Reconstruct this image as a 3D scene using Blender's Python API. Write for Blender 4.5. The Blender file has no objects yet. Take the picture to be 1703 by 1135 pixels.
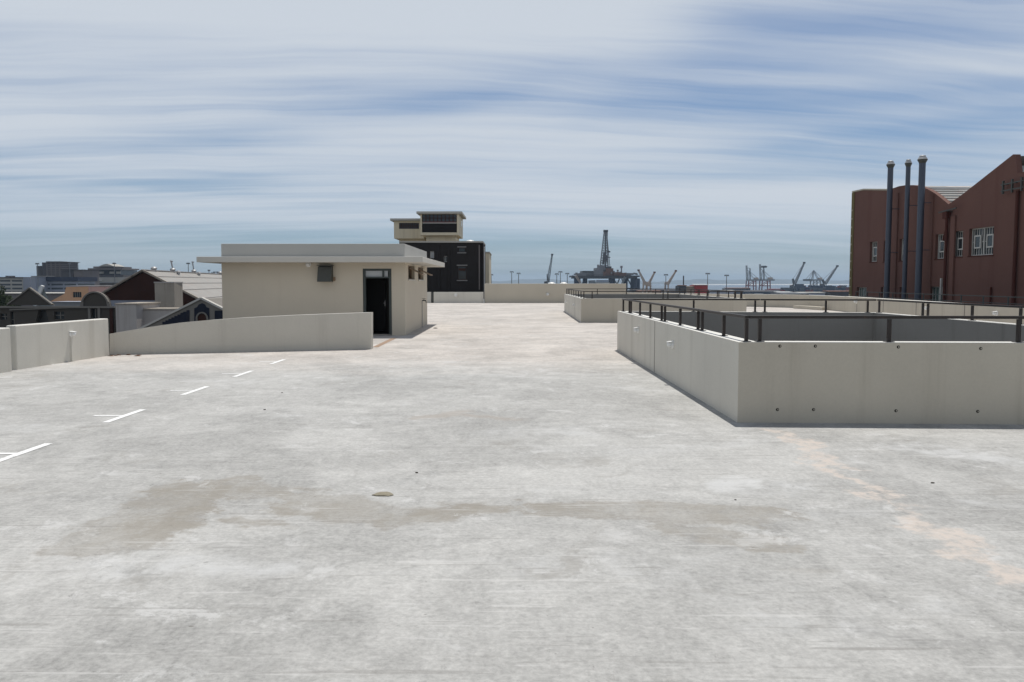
import bpy, bmesh, math, random
from mathutils import Vector
from mathutils.geometry import tessellate_polygon
random.seed(7)
sc = bpy.context.scene
R = math.radians

# ------------------------------------------------------------------ camera
F, CX, CY, HZ, EYE = 1381.0, 851.5, 567.5, 470.0, 1.7
TH = math.atan((CY - HZ) / F)
cam = bpy.data.cameras.new("Camera"); camo = bpy.data.objects.new("Camera", cam)
sc.collection.objects.link(camo); sc.camera = camo
cam.sensor_width = 36.0; cam.lens = 36.0 * F / 1703.0
cam.clip_start = 0.1; cam.clip_end = 40000
camo.location = (0, 0, EYE); camo.rotation_euler = (R(90) - TH, 0, 0)

# ------------------------------------------------------------------ sun, sky, exposure
SUN = Vector((0.105, 0.31, 0.945)).normalized()
sl = bpy.data.lights.new("Sun", 'SUN'); sl.energy = 3.9; sl.angle = R(0.53); sl.color = (1.0, 0.965, 0.91)
so = bpy.data.objects.new("Sun", sl); sc.collection.objects.link(so)
so.location = (0, 0, 60); so.rotation_euler = SUN.to_track_quat('Z', 'Y').to_euler()
sc.view_settings.view_transform = 'Standard'; sc.view_settings.look = 'None'
sc.view_settings.gamma = 1; sc.view_settings.exposure = 0.0
sc.view_settings.use_curve_mapping = False

world = bpy.data.worlds.new("World"); sc.world = world; world.use_nodes = True

class NT:
    """tiny helper to write node trees"""
    def __init__(s, tree): s.t = tree
    def n(s, typ, **kw):
        nd = s.t.nodes.new(typ)
        for k, v in kw.items():
            if k.startswith('i_'):
                key = k[2:]; nd.inputs[int(key) if key.isdigit() else key].default_value = v
            else: setattr(nd, k, v)
        return nd
    def put(s, sock, v):
        if hasattr(v, 'is_linked') or isinstance(v, bpy.types.NodeSocket): s.t.links.new(v, sock)
        elif v is not None: sock.default_value = v
    def m(s, op, a, b=None, c=None, clamp=False):
        nd = s.t.nodes.new('ShaderNodeMath'); nd.operation = op; nd.use_clamp = clamp
        s.put(nd.inputs[0], a); s.put(nd.inputs[1], b); s.put(nd.inputs[2], c)
        return nd.outputs[0]
    def noise(s, vec, scale, detail=4, rough=0.55, dist=0.0):
        nd = s.t.nodes.new('ShaderNodeTexNoise')
        s.put(nd.inputs['Vector'], vec)
        nd.inputs['Scale'].default_value = scale; nd.inputs['Detail'].default_value = detail
        nd.inputs['Roughness'].default_value = rough; nd.inputs['Distortion'].default_value = dist
        return nd.outputs['Fac']
    def ramp(s, v, lo, hi, smooth=True):
        nd = s.t.nodes.new('ShaderNodeMapRange'); nd.interpolation_type = 'SMOOTHSTEP' if smooth else 'LINEAR'
        s.put(nd.inputs['Value'], v); nd.inputs['From Min'].default_value = lo; nd.inputs['From Max'].default_value = hi
        return nd.outputs['Result']
    def mix(s, fac, a, b, mode='MIX'):
        nd = s.t.nodes.new('ShaderNodeMix'); nd.data_type = 'RGBA'; nd.blend_type = mode
        s.put(nd.inputs[0], fac)
        s.put(nd.inputs[6], (*a, 1) if isinstance(a, tuple) and len(a) == 3 else a)
        s.put(nd.inputs[7], (*b, 1) if isinstance(b, tuple) and len(b) == 3 else b)
        return nd.outputs[2]
    def mapping(s, vec, scale=(1, 1, 1), loc=(0, 0, 0), rot=(0, 0, 0)):
        nd = s.t.nodes.new('ShaderNodeMapping'); s.put(nd.inputs['Vector'], vec)
        nd.inputs['Scale'].default_value = scale; nd.inputs['Location'].default_value = loc; nd.inputs['Rotation'].default_value = rot
        return nd.outputs[0]
    def comb(s, x, y, z=0.0):
        nd = s.t.nodes.new('ShaderNodeCombineXYZ'); s.put(nd.inputs[0], x); s.put(nd.inputs[1], y); s.put(nd.inputs[2], z)
        return nd.outputs[0]
    def sep(s, v):
        nd = s.t.nodes.new('ShaderNodeSeparateXYZ'); s.put(nd.inputs[0], v); return nd.outputs

SKY_STRENGTH = 0.070
CLOUD_COL, CLOUD_STRENGTH = (0.800, 0.868, 0.955, 1), 0.77
def build_world():
    t = world.node_tree; t.nodes.clear(); N = NT(t)
    sky = N.n('ShaderNodeTexSky', sky_type='NISHITA', sun_disc=False)
    sky.sun_elevation = math.asin(SUN.z); sky.sun_rotation = math.atan2(SUN.x, SUN.y)
    sky.air_density = 1.0; sky.dust_density = 0.7; sky.ozone_density = 1.6
    d = N.n('ShaderNodeTexCoord').outputs['Generated']
    x, y, z = N.sep(d)
    zz = N.m('ADD', N.m('MAXIMUM', z, 0.0), 0.10)
    u = N.m('DIVIDE', x, zz); v = N.m('DIVIDE', y, zz)
    # wind-drawn cirrus: long streaks bowed over the view, on a flat cloud layer
    warp = N.noise(N.comb(N.m('MULTIPLY', u, 0.5), N.m('MULTIPLY', v, 0.55), 3.1), 1.0, 4, 0.55)
    warp2 = N.noise(N.comb(N.m('MULTIPLY', u, 1.3), N.m('MULTIPLY', v, 1.5), 9.1), 1.0, 4, 0.55)
    w2 = N.m('ADD', v, N.m('ADD', N.m('MULTIPLY', N.m('SUBTRACT', warp, 0.5), 0.5), N.m('MULTIPLY', N.m('SUBTRACT', warp2, 0.5), 0.10)))
    w2 = N.m('SUBTRACT', w2, N.m('MULTIPLY', u, 0.10))
    big = N.noise(N.comb(N.m('MULTIPLY', u, 0.20), N.m('MULTIPLY', w2, 0.62), 7.3), 1.0, 4, 0.5)
    mid = N.noise(N.comb(N.m('MULTIPLY', u, 0.30), N.m('MULTIPLY', w2, 2.0), 1.7), 1.0, 4, 0.5)
    fine = N.noise(N.comb(N.m('MULTIPLY', u, 0.55), N.m('MULTIPLY', w2, 6.5), 5.0), 1.0, 5, 0.55)
    s = N.m('ADD', N.m('MULTIPLY', big, 0.46), N.m('ADD', N.m('MULTIPLY', mid, 0.34), N.m('MULTIPLY', fine, 0.20)))
    fine2 = N.noise(N.comb(N.m('MULTIPLY', u, 0.9), N.m('MULTIPLY', N.m('ADD', w2, N.m('MULTIPLY', mid, 0.5)), 17.0), 2.0), 1.0, 5, 0.6)
    s = N.m('ADD', s, N.m('ADD', 0.035, N.m('MULTIPLY', N.m('SUBTRACT', fine2, 0.5), 0.11)))
    # long clear lanes between the cirrus bands: azimuth slope, bearing range, depth
    az = N.m('DIVIDE', x, N.m('MAXIMUM', y, 0.05))
    zj = N.m('ADD', z, N.m('MULTIPLY', N.m('SUBTRACT', warp, 0.5), 0.05))
    for (zc, sl, wd, a0, a1, amp) in ((0.222, 0.15, 0.020, -0.85, 0.12, 0.105), (0.175, 0.06, 0.012, -0.5, -0.15, 0.07), (0.275, 0.0, 0.05, 0.10, 0.95, 0.13), (0.205, -0.03, 0.018, -0.05, 0.75, 0.10), (0.160, -0.01, 0.012, 0.20, 0.85, 0.09), (0.112, 0.02, 0.010, -0.9, -0.22, 0.10), (0.052, 0.0, 0.016, -0.9, 0.9, 0.03)):
        q = N.m('DIVIDE', N.m('SUBTRACT', zj, N.m('ADD', N.m('MULTIPLY', az, sl), zc)), wd)
        g_ = N.m('EXPONENT', N.m('MULTIPLY', N.m('MULTIPLY', q, q), -1.0))
        g_ = N.m('MULTIPLY', g_, N.m('MULTIPLY', N.ramp(az, a0, a0 + 0.2), N.ramp(az, a1, a1 - 0.2)))
        s = N.m('SUBTRACT', s, N.m('MULTIPLY', g_, amp))
    s = N.m('ADD', s, N.m('MULTIPLY', N.m('MULTIPLY', N.ramp(z, 0.22, 0.30), N.ramp(az, 0.35, -0.1)), 0.10))
    cov = N.ramp(s, 0.30, 0.62)
    cov = N.m('ADD', N.m('MULTIPLY', cov, 0.86), 0.10)
    low = N.ramp(z, 0.0, 0.10)
    cov = N.m('MULTIPLY', cov, N.m('ADD', N.m('MULTIPLY', low, 0.60), 0.40))
    cov = N.m('MULTIPLY', cov, N.m('ADD', N.m('MULTIPLY', N.ramp(z, 0.85, 0.42), 0.80), 0.20))
    tint = N.mix(1.0, sky.outputs[0], N.mix(N.ramp(z, 0.0, 0.16), (0.60, 0.84, 1.18), (0.76, 0.93, 1.14)), 'MULTIPLY')
    zen = N.m('SUBTRACT', 1.0, N.m('MULTIPLY', N.ramp(z, 0.45, 0.85), 0.5)); zc_ = N.n('ShaderNodeCombineColor'); [t.links.new(zen, zc_.inputs[i]) for i in range(3)]
    tint = N.mix(1.0, tint, zc_.outputs[0], 'MULTIPLY')
    b1 = N.n('ShaderNodeBackground'); t.links.new(tint, b1.inputs[0]); b1.inputs[1].default_value = SKY_STRENGTH
    b2 = N.n('ShaderNodeBackground'); b2.inputs[0].default_value = CLOUD_COL; b2.inputs[1].default_value = CLOUD_STRENGTH
    mx = N.n('ShaderNodeMixShader'); t.links.new(cov, mx.inputs[0]); t.links.new(b1.outputs[0], mx.inputs[1]); t.links.new(b2.outputs[0], mx.inputs[2])
    out = N.n('ShaderNodeOutputWorld'); t.links.new(mx.outputs[0], out.inputs[0])
build_world()

# ------------------------------------------------------------------ measuring the photograph
CT, ST = math.cos(TH), math.sin(TH)
def ray(px, py):
    v = CY - py
    return Vector((px - CX, F * CT + v * ST, -F * ST + v * CT))
def P(px, py, Y):                    # the point seen at a pixel of the photograph at forward distance Y
    d = ray(px, py); return Vector((0, 0, EYE)) + d * (Y / d.y)
def PX(px, py, X):
    d = ray(px, py); return Vector((0, 0, EYE)) + d * (X / d.x)
def G(px, py, z=0.0):
    d = ray(px, py); return Vector((0, 0, EYE)) + d * ((z - EYE) / d.z)

# ------------------------------------------------------------------ materials
def newmat(name):
    m = bpy.data.materials.new(name); m.use_nodes = True
    t = m.node_tree; t.nodes.clear(); N = NT(t)
    b = N.n('ShaderNodeBsdfPrincipled'); o = N.n('ShaderNodeOutputMaterial'); t.links.new(b.outputs[0], o.inputs[0])
    tc = N.n('ShaderNodeNewGeometry').outputs['Position']
    return m, t, N, b, tc
def bump(N, t, b, h, strength, dist=0.01):
    n = N.n('ShaderNodeBump'); n.inputs['Strength'].default_value = strength; n.inputs['Distance'].default_value = dist
    t.links.new(h, n.inputs['Height']); t.links.new(n.outputs[0], b.inputs['Normal'])
def surf(name, col, rough=0.8, var=0.18, scale=1.5, streak=0.0, streak_col=(0.1, 0.07, 0.05), metal=0.0, bmp=0.25, fine=40, bdist=0.004):
    """a weathered surface: two scales of mottling and optional run-off streaks"""
    m, t, N, b, tc = newmat(name)
    a = N.noise(tc, scale, 5, 0.6); f = N.noise(tc, fine, 4, 0.6)
    k = N.m('ADD', N.m('MULTIPLY', N.m('SUBTRACT', a, 0.5), 1.4 * var), N.m('MULTIPLY', N.m('SUBTRACT', f, 0.5), 0.7 * var))
    k = N.m('ADD', k, 1.0)
    kk = N.n('ShaderNodeCombineColor'); [t.links.new(k, kk.inputs[i]) for i in range(3)]
    c = N.mix(1.0, (*col, 1), kk.outputs[0], 'MULTIPLY')
    if streak > 0:
        s = N.noise(N.mapping(tc, (2.6, 2.6, 0.16)), scale * 1.2, 5, 0.65)
        c = N.mix(N.m('MULTIPLY', N.ramp(s, 0.52, 0.72), streak), c, (*streak_col, 1))
    t.links.new(c, b.inputs['Base Color'])
    b.inputs['Roughness'].default_value = rough; b.inputs['Metallic'].default_value = metal
    b.inputs['Specular IOR Level'].default_value = 0.5 if rough < 0.6 else 0.18
    if bmp > 0: bump(N, t, b, f, bmp, bdist)
    return m

M = {}
M['plaster'] = surf('cream painted plaster', (0.485, 0.445, 0.37), 0.85, 0.17, 0.8, 0.45, (0.36, 0.32, 0.26), fine=30, bmp=0.35, bdist=0.006)
M['plaster_grey'] = surf('grey white painted plaster', (0.60, 0.572, 0.507), 0.85, 0.18, 0.7, 0.45, (0.43, 0.40, 0.34), fine=30, bmp=0.35, bdist=0.006)
M['shed_wall'] = surf('shed plaster', (0.535, 0.48, 0.39), 0.85, 0.12, 0.7, 0.25, (0.46, 0.40, 0.32), fine=26, bmp=0.3, bdist=0.006)
M['shed_slab'] = surf('canopy plaster', (0.55, 0.53, 0.48), 0.85, 0.10, 0.9, 0.15, (0.42, 0.4, 0.36))
M['plaster_warm'] = surf('warm beige painted plaster', (0.54, 0.49, 0.40), 0.85, 0.13, 0.6, 0.12, (0.40, 0.35, 0.28), fine=30, bmp=0.35, bdist=0.006)
M['plaster_stair'] = surf('grey stair wall plaster', (0.54, 0.51, 0.445), 0.85, 0.17, 0.7, 0.40, (0.36, 0.33, 0.28), fine=30, bmp=0.35, bdist=0.006)
M['parapet_grey'] = surf('grey roof parapet plaster', (0.39, 0.385, 0.365), 0.85, 0.12, 0.8, 0.1, (0.3, 0.29, 0.26), fine=30)
M['charcoal_trim'] = surf('grey stone sill', (0.20, 0.195, 0.19), 0.85, 0.15, 2, 0.2)
M['glass_roof'] = surf('weathered roof glazing', (0.19, 0.215, 0.215), 0.5, 0.3, 0.5, 0.4, (0.1, 0.11, 0.11))
M['wall_top'] = surf('sunlit wall top', (0.66, 0.645, 0.60), 0.8, 0.12, 1.5, 0)  # paler upward faces: sunlight on the top edges put into the colour
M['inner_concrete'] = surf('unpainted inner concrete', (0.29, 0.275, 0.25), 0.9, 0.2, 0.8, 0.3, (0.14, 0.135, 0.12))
M['pale_trim'] = surf('bright verge paint', (0.5, 0.48, 0.44), 0.8, 0.1, 2, 0.1)
M['white_paint'] = surf('white lamp plastic', (0.80, 0.80, 0.78), 0.4, 0.05, 6, 0)
M['lens'] = surf('lamp glass', (0.72, 0.72, 0.70), 0.2, 0.05, 6, 0, bmp=0)
M['rail'] = surf('dark brown railing paint', (0.016, 0.010, 0.007), 0.5, 0.25, 6, 0.2, (0.12, 0.06, 0.03))
M['hole'] = surf('dark hole', (0.02, 0.018, 0.016), 0.9, 0.1, 5, 0, bmp=0)
M['joint'] = surf('joint sealant', (0.23, 0.21, 0.19), 0.9, 0.15, 5, 0)
M['pipe_grey'] = surf('grey conduit', (0.38, 0.37, 0.35), 0.6, 0.1, 5, 0)
M['dark_metal'] = surf('dark grey metal', (0.055, 0.058, 0.05), 0.55, 0.2, 6, 0.1)
M['door_black'] = surf('black door paint and dark interior', (0.012, 0.011, 0.009), 0.5, 0.3, 5, 0)
M['door_frame'] = surf('dark green frame paint', (0.035, 0.045, 0.042), 0.5, 0.2, 5, 0)
M['pane_pale'] = surf('pale frosted pane', (0.42, 0.44, 0.45), 0.25, 0.15, 8, 0, bmp=0)
M['glass'] = surf('dark window glass', (0.03, 0.037, 0.042), 0.08, 0.3, 1.2, 0, bmp=0)
M['glass_green'] = surf('greenish window glass', (0.10, 0.14, 0.13), 0.15, 0.3, 1.5, 0, bmp=0)
M['sash_brown'] = surf('brown window timber', (0.26, 0.18, 0.12), 0.6, 0.2, 6, 0)
M['brick_red'] = surf('rust red painted wall', (0.155, 0.080, 0.064), 0.8, 0.28, 0.35, 0.35, (0.11, 0.045, 0.038), fine=9, bmp=0.4, bdist=0.01)
M['brick_dark'] = surf('dark red trim', (0.08, 0.028, 0.022), 0.8, 0.18, 1, 0.2)
M['quoin'] = surf('yellow brick quoin', (0.17, 0.14, 0.065), 0.85, 0.3, 3, 0.1)
M['quoin_pale'] = surf('pale quoin stone', (0.50, 0.46, 0.36), 0.85, 0.2, 3, 0.1)
M['roof_light'] = surf('pale roof sheeting', (0.30, 0.288, 0.265), 0.6, 0.25, 0.6, 0.5, (0.42, 0.25, 0.2))
M['flue'] = surf('painted steel flue', (0.062, 0.075, 0.103), 0.45, 0.12, 2, 0.25, (0.07, 0.08, 0.10), metal=0.2)
M['galv'] = surf('galvanised steel', (0.36, 0.36, 0.36), 0.55, 0.15, 4, 0.1, metal=0.5)
M['frame_white'] = surf('white steel window frame', (0.52, 0.51, 0.47), 0.5, 0.12, 4, 0)
def paint_mat():
    m, t, N, b, tc = newmat('worn white road paint')
    n = N.noise(tc, 26.0, 6, 0.75); n2 = N.noise(tc, 5.0, 4, 0.6)
    w = N.ramp(N.m('ADD', n, N.m('MULTIPLY', N.m('SUBTRACT', n2, 0.5), 0.5)), 0.55, 0.66)
    c = N.mix(N.m('MULTIPLY', w, 0.85), (0.76, 0.76, 0.74, 1), (0.42, 0.415, 0.40, 1)); t.links.new(c, b.inputs['Base Color']); b.inputs['Roughness'].default_value = 0.8
    return m
M['paint_mark'] = paint_mat()
M['asphalt'] = surf('city ground', (0.085, 0.083, 0.08), 0.9, 0.3, 0.05, 0, fine=1)
M['dark_brick'] = surf('charcoal brick', (0.019, 0.0165, 0.016), 0.65, 0.3, 0.8, 0.2, (0.045, 0.04, 0.04), fine=6)
M['tower_cream'] = surf('ochre cream render', (0.78, 0.68, 0.50), 0.85, 0.10, 0.6, 0.2, (0.32, 0.25, 0.16))
M['tower_trim'] = surf('pale slab edge', (0.50, 0.48, 0.43), 0.85, 0.1, 0.8, 0.1)
M['facade_dark'] = surf('smoky brown render', (0.075, 0.067, 0.057), 0.9, 0.2, 0.5, 0.35, (0.08, 0.07, 0.06))
M['facade_trim'] = surf('dull stone trim', (0.20, 0.185, 0.165), 0.9, 0.2, 0.8, 0.2)
M['rust_gable'] = surf('rusted cladding', (0.048, 0.019, 0.013), 0.85, 0.4, 0.5, 0.5, (0.035, 0.018, 0.014), fine=5)
M['stained_wall'] = surf('stained grey white wall', (0.44, 0.41, 0.385), 0.9, 0.2, 0.5, 0.5, (0.26, 0.22, 0.19))
M['stained_concrete'] = surf('run stained concrete', (0.36, 0.32, 0.27), 0.9, 0.25, 0.6, 0.75, (0.13, 0.10, 0.08))
M['peach'] = surf('peach render', (0.62, 0.37, 0.22), 0.85, 0.2, 0.3, 0.3, (0.48, 0.26, 0.22))
M['pink'] = surf('dusty pink render', (0.60, 0.38, 0.33), 0.85, 0.2, 0.3, 0.2)
M['blue_paint'] = surf('navy painted plaster', (0.012, 0.016, 0.030), 0.7, 0.3, 1.5, 0.2)
M['office_pale'] = surf('pale blue grey cladding', (0.30, 0.32, 0.37), 0.8, 0.1, 0.05, 0.2, fine=1)
M['office_grey'] = surf('warm grey concrete', (0.17, 0.15, 0.145), 0.85, 0.12, 0.05, 0.2, fine=1)
M['office_dark'] = surf('dark tower cladding', (0.085, 0.08, 0.085), 0.8, 0.15, 0.05, 0.2, fine=1)
M['office_light'] = surf('light concrete band', (0.40, 0.385, 0.35), 0.85, 0.1, 0.05, 0.2, fine=1)
M['office_glass'] = surf('office ribbon glass', (0.055, 0.065, 0.075), 0.25, 0.3, 0.1, 0, fine=1, bmp=0)
M['navy'] = surf('navy steel', (0.035, 0.045, 0.075), 0.6, 0.25, 0.1, 0.2, fine=1)
M['rig_grey'] = surf('rig grey steel', (0.20, 0.195, 0.20), 0.6, 0.35, 0.12, 0.3, (0.10, 0.06, 0.05), fine=1)
M['rig_dark'] = surf('rig dark steel', (0.06, 0.055, 0.055), 0.6, 0.35, 0.12, 0.3, fine=1)
M['rig_rust'] = surf('rig rusty modules', (0.17, 0.085, 0.055), 0.7, 0.4, 0.15, 0.5, (0.07, 0.04, 0.03), fine=1)
M['crane_cream'] = surf('cream crane paint', (0.46, 0.37, 0.30), 0.6, 0.15, 0.1, 0.2, fine=1)
M['crane_grey'] = surf('grey crane paint', (0.22, 0.23, 0.24), 0.6, 0.15, 0.1, 0.2, fine=1)
M['crane_red'] = surf('faded red crane paint', (0.21, 0.06, 0.055), 0.6, 0.2, 0.1, 0.2, fine=1)
M['red_shed'] = surf('red sheeting', (0.36, 0.035, 0.03), 0.6, 0.15, 0.1, 0.3, (0.2, 0.02, 0.02), fine=1)
M['white_roof'] = surf('white roof', (0.70, 0.70, 0.68), 0.6, 0.1, 0.2, 0, fine=1)
M['tan'] = surf('tan wall', (0.36, 0.27, 0.20), 0.8, 0.15, 0.1, 0.2, fine=1)
M['mast'] = surf('mast steel', (0.16, 0.165, 0.17), 0.5, 0.1, 0.3, 0)
M['box_blue'] = surf('dark blue containers', (0.035, 0.05, 0.08), 0.6, 0.3, 0.1, 0, fine=1)
M['box_grey'] = surf('grey containers', (0.10, 0.11, 0.12), 0.6, 0.3, 0.1, 0, fine=1)
M['box_red'] = surf('red containers', (0.20, 0.045, 0.04), 0.6, 0.3, 0.1, 0, fine=1)
M['hill'] = surf('far shore', (0.10, 0.11, 0.10), 0.9, 0.3, 0.002, 0, fine=0.01)
M['beach'] = surf('far bright shore', (0.62, 0.60, 0.56), 0.9, 0.2, 0.01, 0, fine=0.05)
M['bark'] = surf('bark', (0.10, 0.075, 0.05), 0.9, 0.3, 3, 0)
M['leaf'] = surf('dark leaves', (0.045, 0.062, 0.026), 0.7, 0.5, 0.8, 0, fine=5, bmp=0)
M['stone_dark'] = surf('dark pebble', (0.06, 0.052, 0.045), 0.9, 0.3, 30, 0)
M['stone_olive'] = surf('olive rubble', (0.25, 0.225, 0.17), 0.95, 0.3, 14, 0, fine=60, bmp=0.8)
M['timber'] = surf('weathered timber strip', (0.33, 0.235, 0.17), 0.9, 0.35, 3, 0.1)
M['debris'] = surf('dry leaf litter', (0.20, 0.12, 0.08), 0.95, 0.5, 20, 0)
M['ivory'] = surf('ivory dome', (0.78, 0.77, 0.73), 0.4, 0.05, 3, 0)

def sea_mat():
    m, t, N, b, tc = newmat('sea water')
    b.inputs['Base Color'].default_value = (0.03, 0.055, 0.075, 1); b.inputs['Roughness'].default_value = 0.28
    bump(N, t, b, N.noise(N.mapping(tc, (0.03, 0.08, 0.05)), 1.0, 6, 0.6), 0.6, 1.5)
    return m
M['sea'] = sea_mat()

def deck_mat():
    """screeded concrete: broom streaks across the deck, pale laitance, damp-coloured patches, a pink repair seam"""
    m, t, N, b, tc = newmat('screeded concrete')
    x, y, z = N.sep(tc)
    n1 = N.noise(tc, 0.22, 5, 0.6); n2 = N.noise(N.mapping(tc, (0.6, 0.7, 1), rot=(0, 0, R(10))), 1.0, 7, 0.66, 0.6)
    n3 = N.noise(N.mapping(tc, (2.2, 11.0, 1), rot=(0, 0, R(-3))), 1.0, 6, 0.7)
    n4 = N.noise(tc, 28.0, 5, 0.72); n5 = N.noise(N.mapping(tc, (9, 46.0, 1)), 1.0, 4, 0.7)
    n6 = N.noise(N.mapping(tc, (1.0, 0.75, 1), (5, 2, 0), (0, 0, R(12))), 2.6, 8, 0.72, 0.4)
    n8 = N.noise(N.mapping(tc, (1.0, 0.6, 1), (8, 3, 0)), 9.0, 6, 0.7, 0.2)
    k = N.m('MULTIPLY', N.m('SUBTRACT', n1, 0.5), 0.35)
    for n_, a_ in ((n2, 0.28), (n3, 0.07), (n4, 1.0), (n5, 0.05), (n6, 0.48), (n8, 0.62)):
        k = N.m('ADD', k, N.m('MULTIPLY', N.m('SUBTRACT', n_, 0.5), a_))
    pa = N.noise(N.mapping(tc, (0.5, 0.45, 1), (2, 9, 0), (0, 0, R(-8))), 1.0, 9, 0.66, 0.8)
    pb = N.noise(N.mapping(tc, (0.35, 0.3, 1), (12, 4, 0), (0, 0, R(20))), 1.0, 9, 0.64, 0.5)
    k = N.m('ADD', k, N.m('MULTIPLY', N.m('SUBTRACT', N.ramp(pa, 0.46, 0.54), 0.5), 0.12))
    k = N.m('ADD', k, N.m('MULTIPLY', N.m('SUBTRACT', N.ramp(pb, 0.48, 0.53), 0.5), 0.10))
    k = N.m('ADD', k, 1.0)
    kk = N.n('ShaderNodeCombineColor'); [t.links.new(k, kk.inputs[i]) for i in range(3)]
    edge = N.m('ADD', y, N.m('MULTIPLY', N.m('SUBTRACT', N.noise(N.mapping(tc, (0.25, 0.6, 1)), 1.0, 5, 0.6), 0.5), 5.0))
    far = N.ramp(edge, 14.5, 19.5)
    base = N.mix(far, (0.382, 0.376, 0.358), (0.468, 0.432, 0.394))
    c = N.mix(1.0, base, kk.outputs[0], 'MULTIPLY')
    # pale laitance clouds
    lai = N.ramp(N.noise(N.mapping(tc, (0.42, 0.75, 1), (3, 1, 0)), 1.0, 7, 0.62, 0.6), 0.54, 0.68)
    lai = N.m('MULTIPLY', lai, N.ramp(n6, 0.36, 0.62))
    c = N.mix(N.m('MULTIPLY', lai, 0.55), c, (0.50, 0.50, 0.49))
    # warp for patch outlines
    wn = N.n('ShaderNodeTexNoise'); t.links.new(tc, wn.inputs['Vector']); wn.inputs['Scale'].default_value = 1.9; wn.inputs['Detail'].default_value = 9; wn.inputs['Roughness'].default_value = 0.68
    va = N.n('ShaderNodeVectorMath', operation='SUBTRACT'); t.links.new(wn.outputs['Color'], va.inputs[0]); va.inputs[1].default_value = (0.5, 0.5, 0.5)
    vb = N.n('ShaderNodeVectorMath', operation='MULTIPLY'); t.links.new(va.outputs[0], vb.inputs[0]); vb.inputs[1].default_value = (1.5, 1.0, 0)
    vc = N.n('ShaderNodeVectorMath', operation='ADD'); t.links.new(vb.outputs[0], vc.inputs[0]); t.links.new(tc, vc.inputs[1])
    wx, wy, _ = N.sep(vc.outputs[0])
    def caps(segs):
        best = None
        for (a, b_, r) in segs:
            dx, dy = b_[0] - a[0], b_[1] - a[1]; L = max(dx * dx + dy * dy, 1e-4)
            qx = N.m('SUBTRACT', wx, a[0]); qy = N.m('SUBTRACT', wy, a[1])
            h = N.m('DIVIDE', N.m('ADD', N.m('MULTIPLY', qx, dx), N.m('MULTIPLY', qy, dy)), L, clamp=True)
            ex = N.m('SUBTRACT', qx, N.m('MULTIPLY', h, dx)); ey = N.m('SUBTRACT', qy, N.m('MULTIPLY', h, dy))
            d = N.m('SUBTRACT', N.m('SQRT', N.m('ADD', N.m('MULTIPLY', ex, ex), N.m('MULTIPLY', ey, ey))), r)
            best = d if best is None else N.m('SMOOTH_MIN', best, d, 0.08)
        return best
    def g(px, py): q = G(px, py); return (q.x, q.y)
    damp = caps([(g(185, 895), g(290, 845), 0.34), (g(290, 845), g(350, 812), 0.34), (g(350, 812), g(470, 820), 0.20), (g(400, 868), g(440, 875), 0.10),
                 (g(500, 838), g(650, 855), 0.26), (g(650, 855), g(800, 845), 0.18), (g(900, 846), g(1060, 850), 0.20),
                 (g(1080, 850), g(1250, 860), 0.24), (g(1110, 880), g(1270, 905), 0.16)])
    dm = N.ramp(damp, 0.10, -0.10)
    dmod = N.ramp(N.noise(tc, 1.1, 5, 0.6), 0.30, 0.62)
    dm2 = N.m('MULTIPLY', dm, N.m('ADD', 0.35, N.m('MULTIPLY', N.ramp(n6, 0.34, 0.60), 0.65)))
    tide = N.m('MULTIPLY', N.ramp(damp, 0.03, -0.01), N.ramp(damp, -0.10, -0.01))
    c = N.mix(N.m('MULTIPLY', dm2, N.m('ADD', 0.38, N.m('MULTIPLY', dmod, 0.46))), c, (0.245, 0.222, 0.185))
    c = N.mix(N.m('MULTIPLY', tide, 0.18), c, (0.20, 0.17, 0.135))
    d2 = caps([(g(715, 693), g(760, 688), 0.22), (g(760, 690), g(850, 697), 0.10)])
    c = N.mix(N.m('MULTIPLY', N.ramp(d2, 0.12, -0.12), 0.55), c, (0.33, 0.29, 0.25))
    seam = caps([(g(1290, 716), g(1330, 738), 0.09), (g(1330, 738), g(1405, 790), 0.09), (g(1405, 790), g(1470, 822), 0.06), (g(1505, 862), g(1570, 885), 0.11),
                 (g(1470, 822), g(1530, 865), 0.02), (g(1570, 885), g(1640, 930), 0.08), (g(1640, 930), g(1720, 975), 0.09)])
    c = N.mix(N.m('MULTIPLY', N.m('MULTIPLY', N.ramp(seam, 0.09, -0.06), N.m('ADD', 0.35, N.m('MULTIPLY', N.ramp(n8, 0.36, 0.56), 0.65))), 0.9), c, (0.53, 0.465, 0.41))
    wh = caps([(g(1498, 990), g(1528, 991), 0.065), (g(1225, 805), g(1300, 812), 0.22), (g(150, 940), g(480, 945), 0.10), (g(1520, 745), g(1690, 770), 0.22)])
    c = N.mix(N.m('MULTIPLY', N.m('MULTIPLY', N.ramp(wh, 0.16, -0.14), N.ramp(n6, 0.32, 0.58)), 0.7), c, (0.53, 0.53, 0.52))
    gr = caps([(g(1430, 1035), g(1560, 1060), 0.03), (g(1560, 1060), g(1703, 1110), 0.03), (g(1280, 860), g(1340, 925), 0.008), (g(1130, 890), g(1180, 905), 0.05)])
    c = N.mix(N.m('MULTIPLY', N.ramp(gr, 0.05, -0.02), 0.45), c, (0.25, 0.245, 0.235))
    # construction joint across the deck and hairline cracks
    jy = N.m('ABSOLUTE', N.m('SUBTRACT', N.m('ADD', y, N.m('MULTIPLY', N.noise(tc, 0.8, 4), 0.1)), 28.0))
    jm = N.m('MULTIPLY', N.ramp(jy, 0.07, 0.02), N.ramp(x, -3.5, -1.0))
    c = N.mix(N.m('MULTIPLY', jm, 0.6), c, (0.2, 0.15, 0.13))
    vo = N.n('ShaderNodeTexVoronoi', feature='DISTANCE_TO_EDGE'); t.links.new(N.mapping(vc.outputs[0], (0.23, 0.4, 1)), vo.inputs['Vector']); vo.inputs['Scale'].default_value = 1.0
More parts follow.
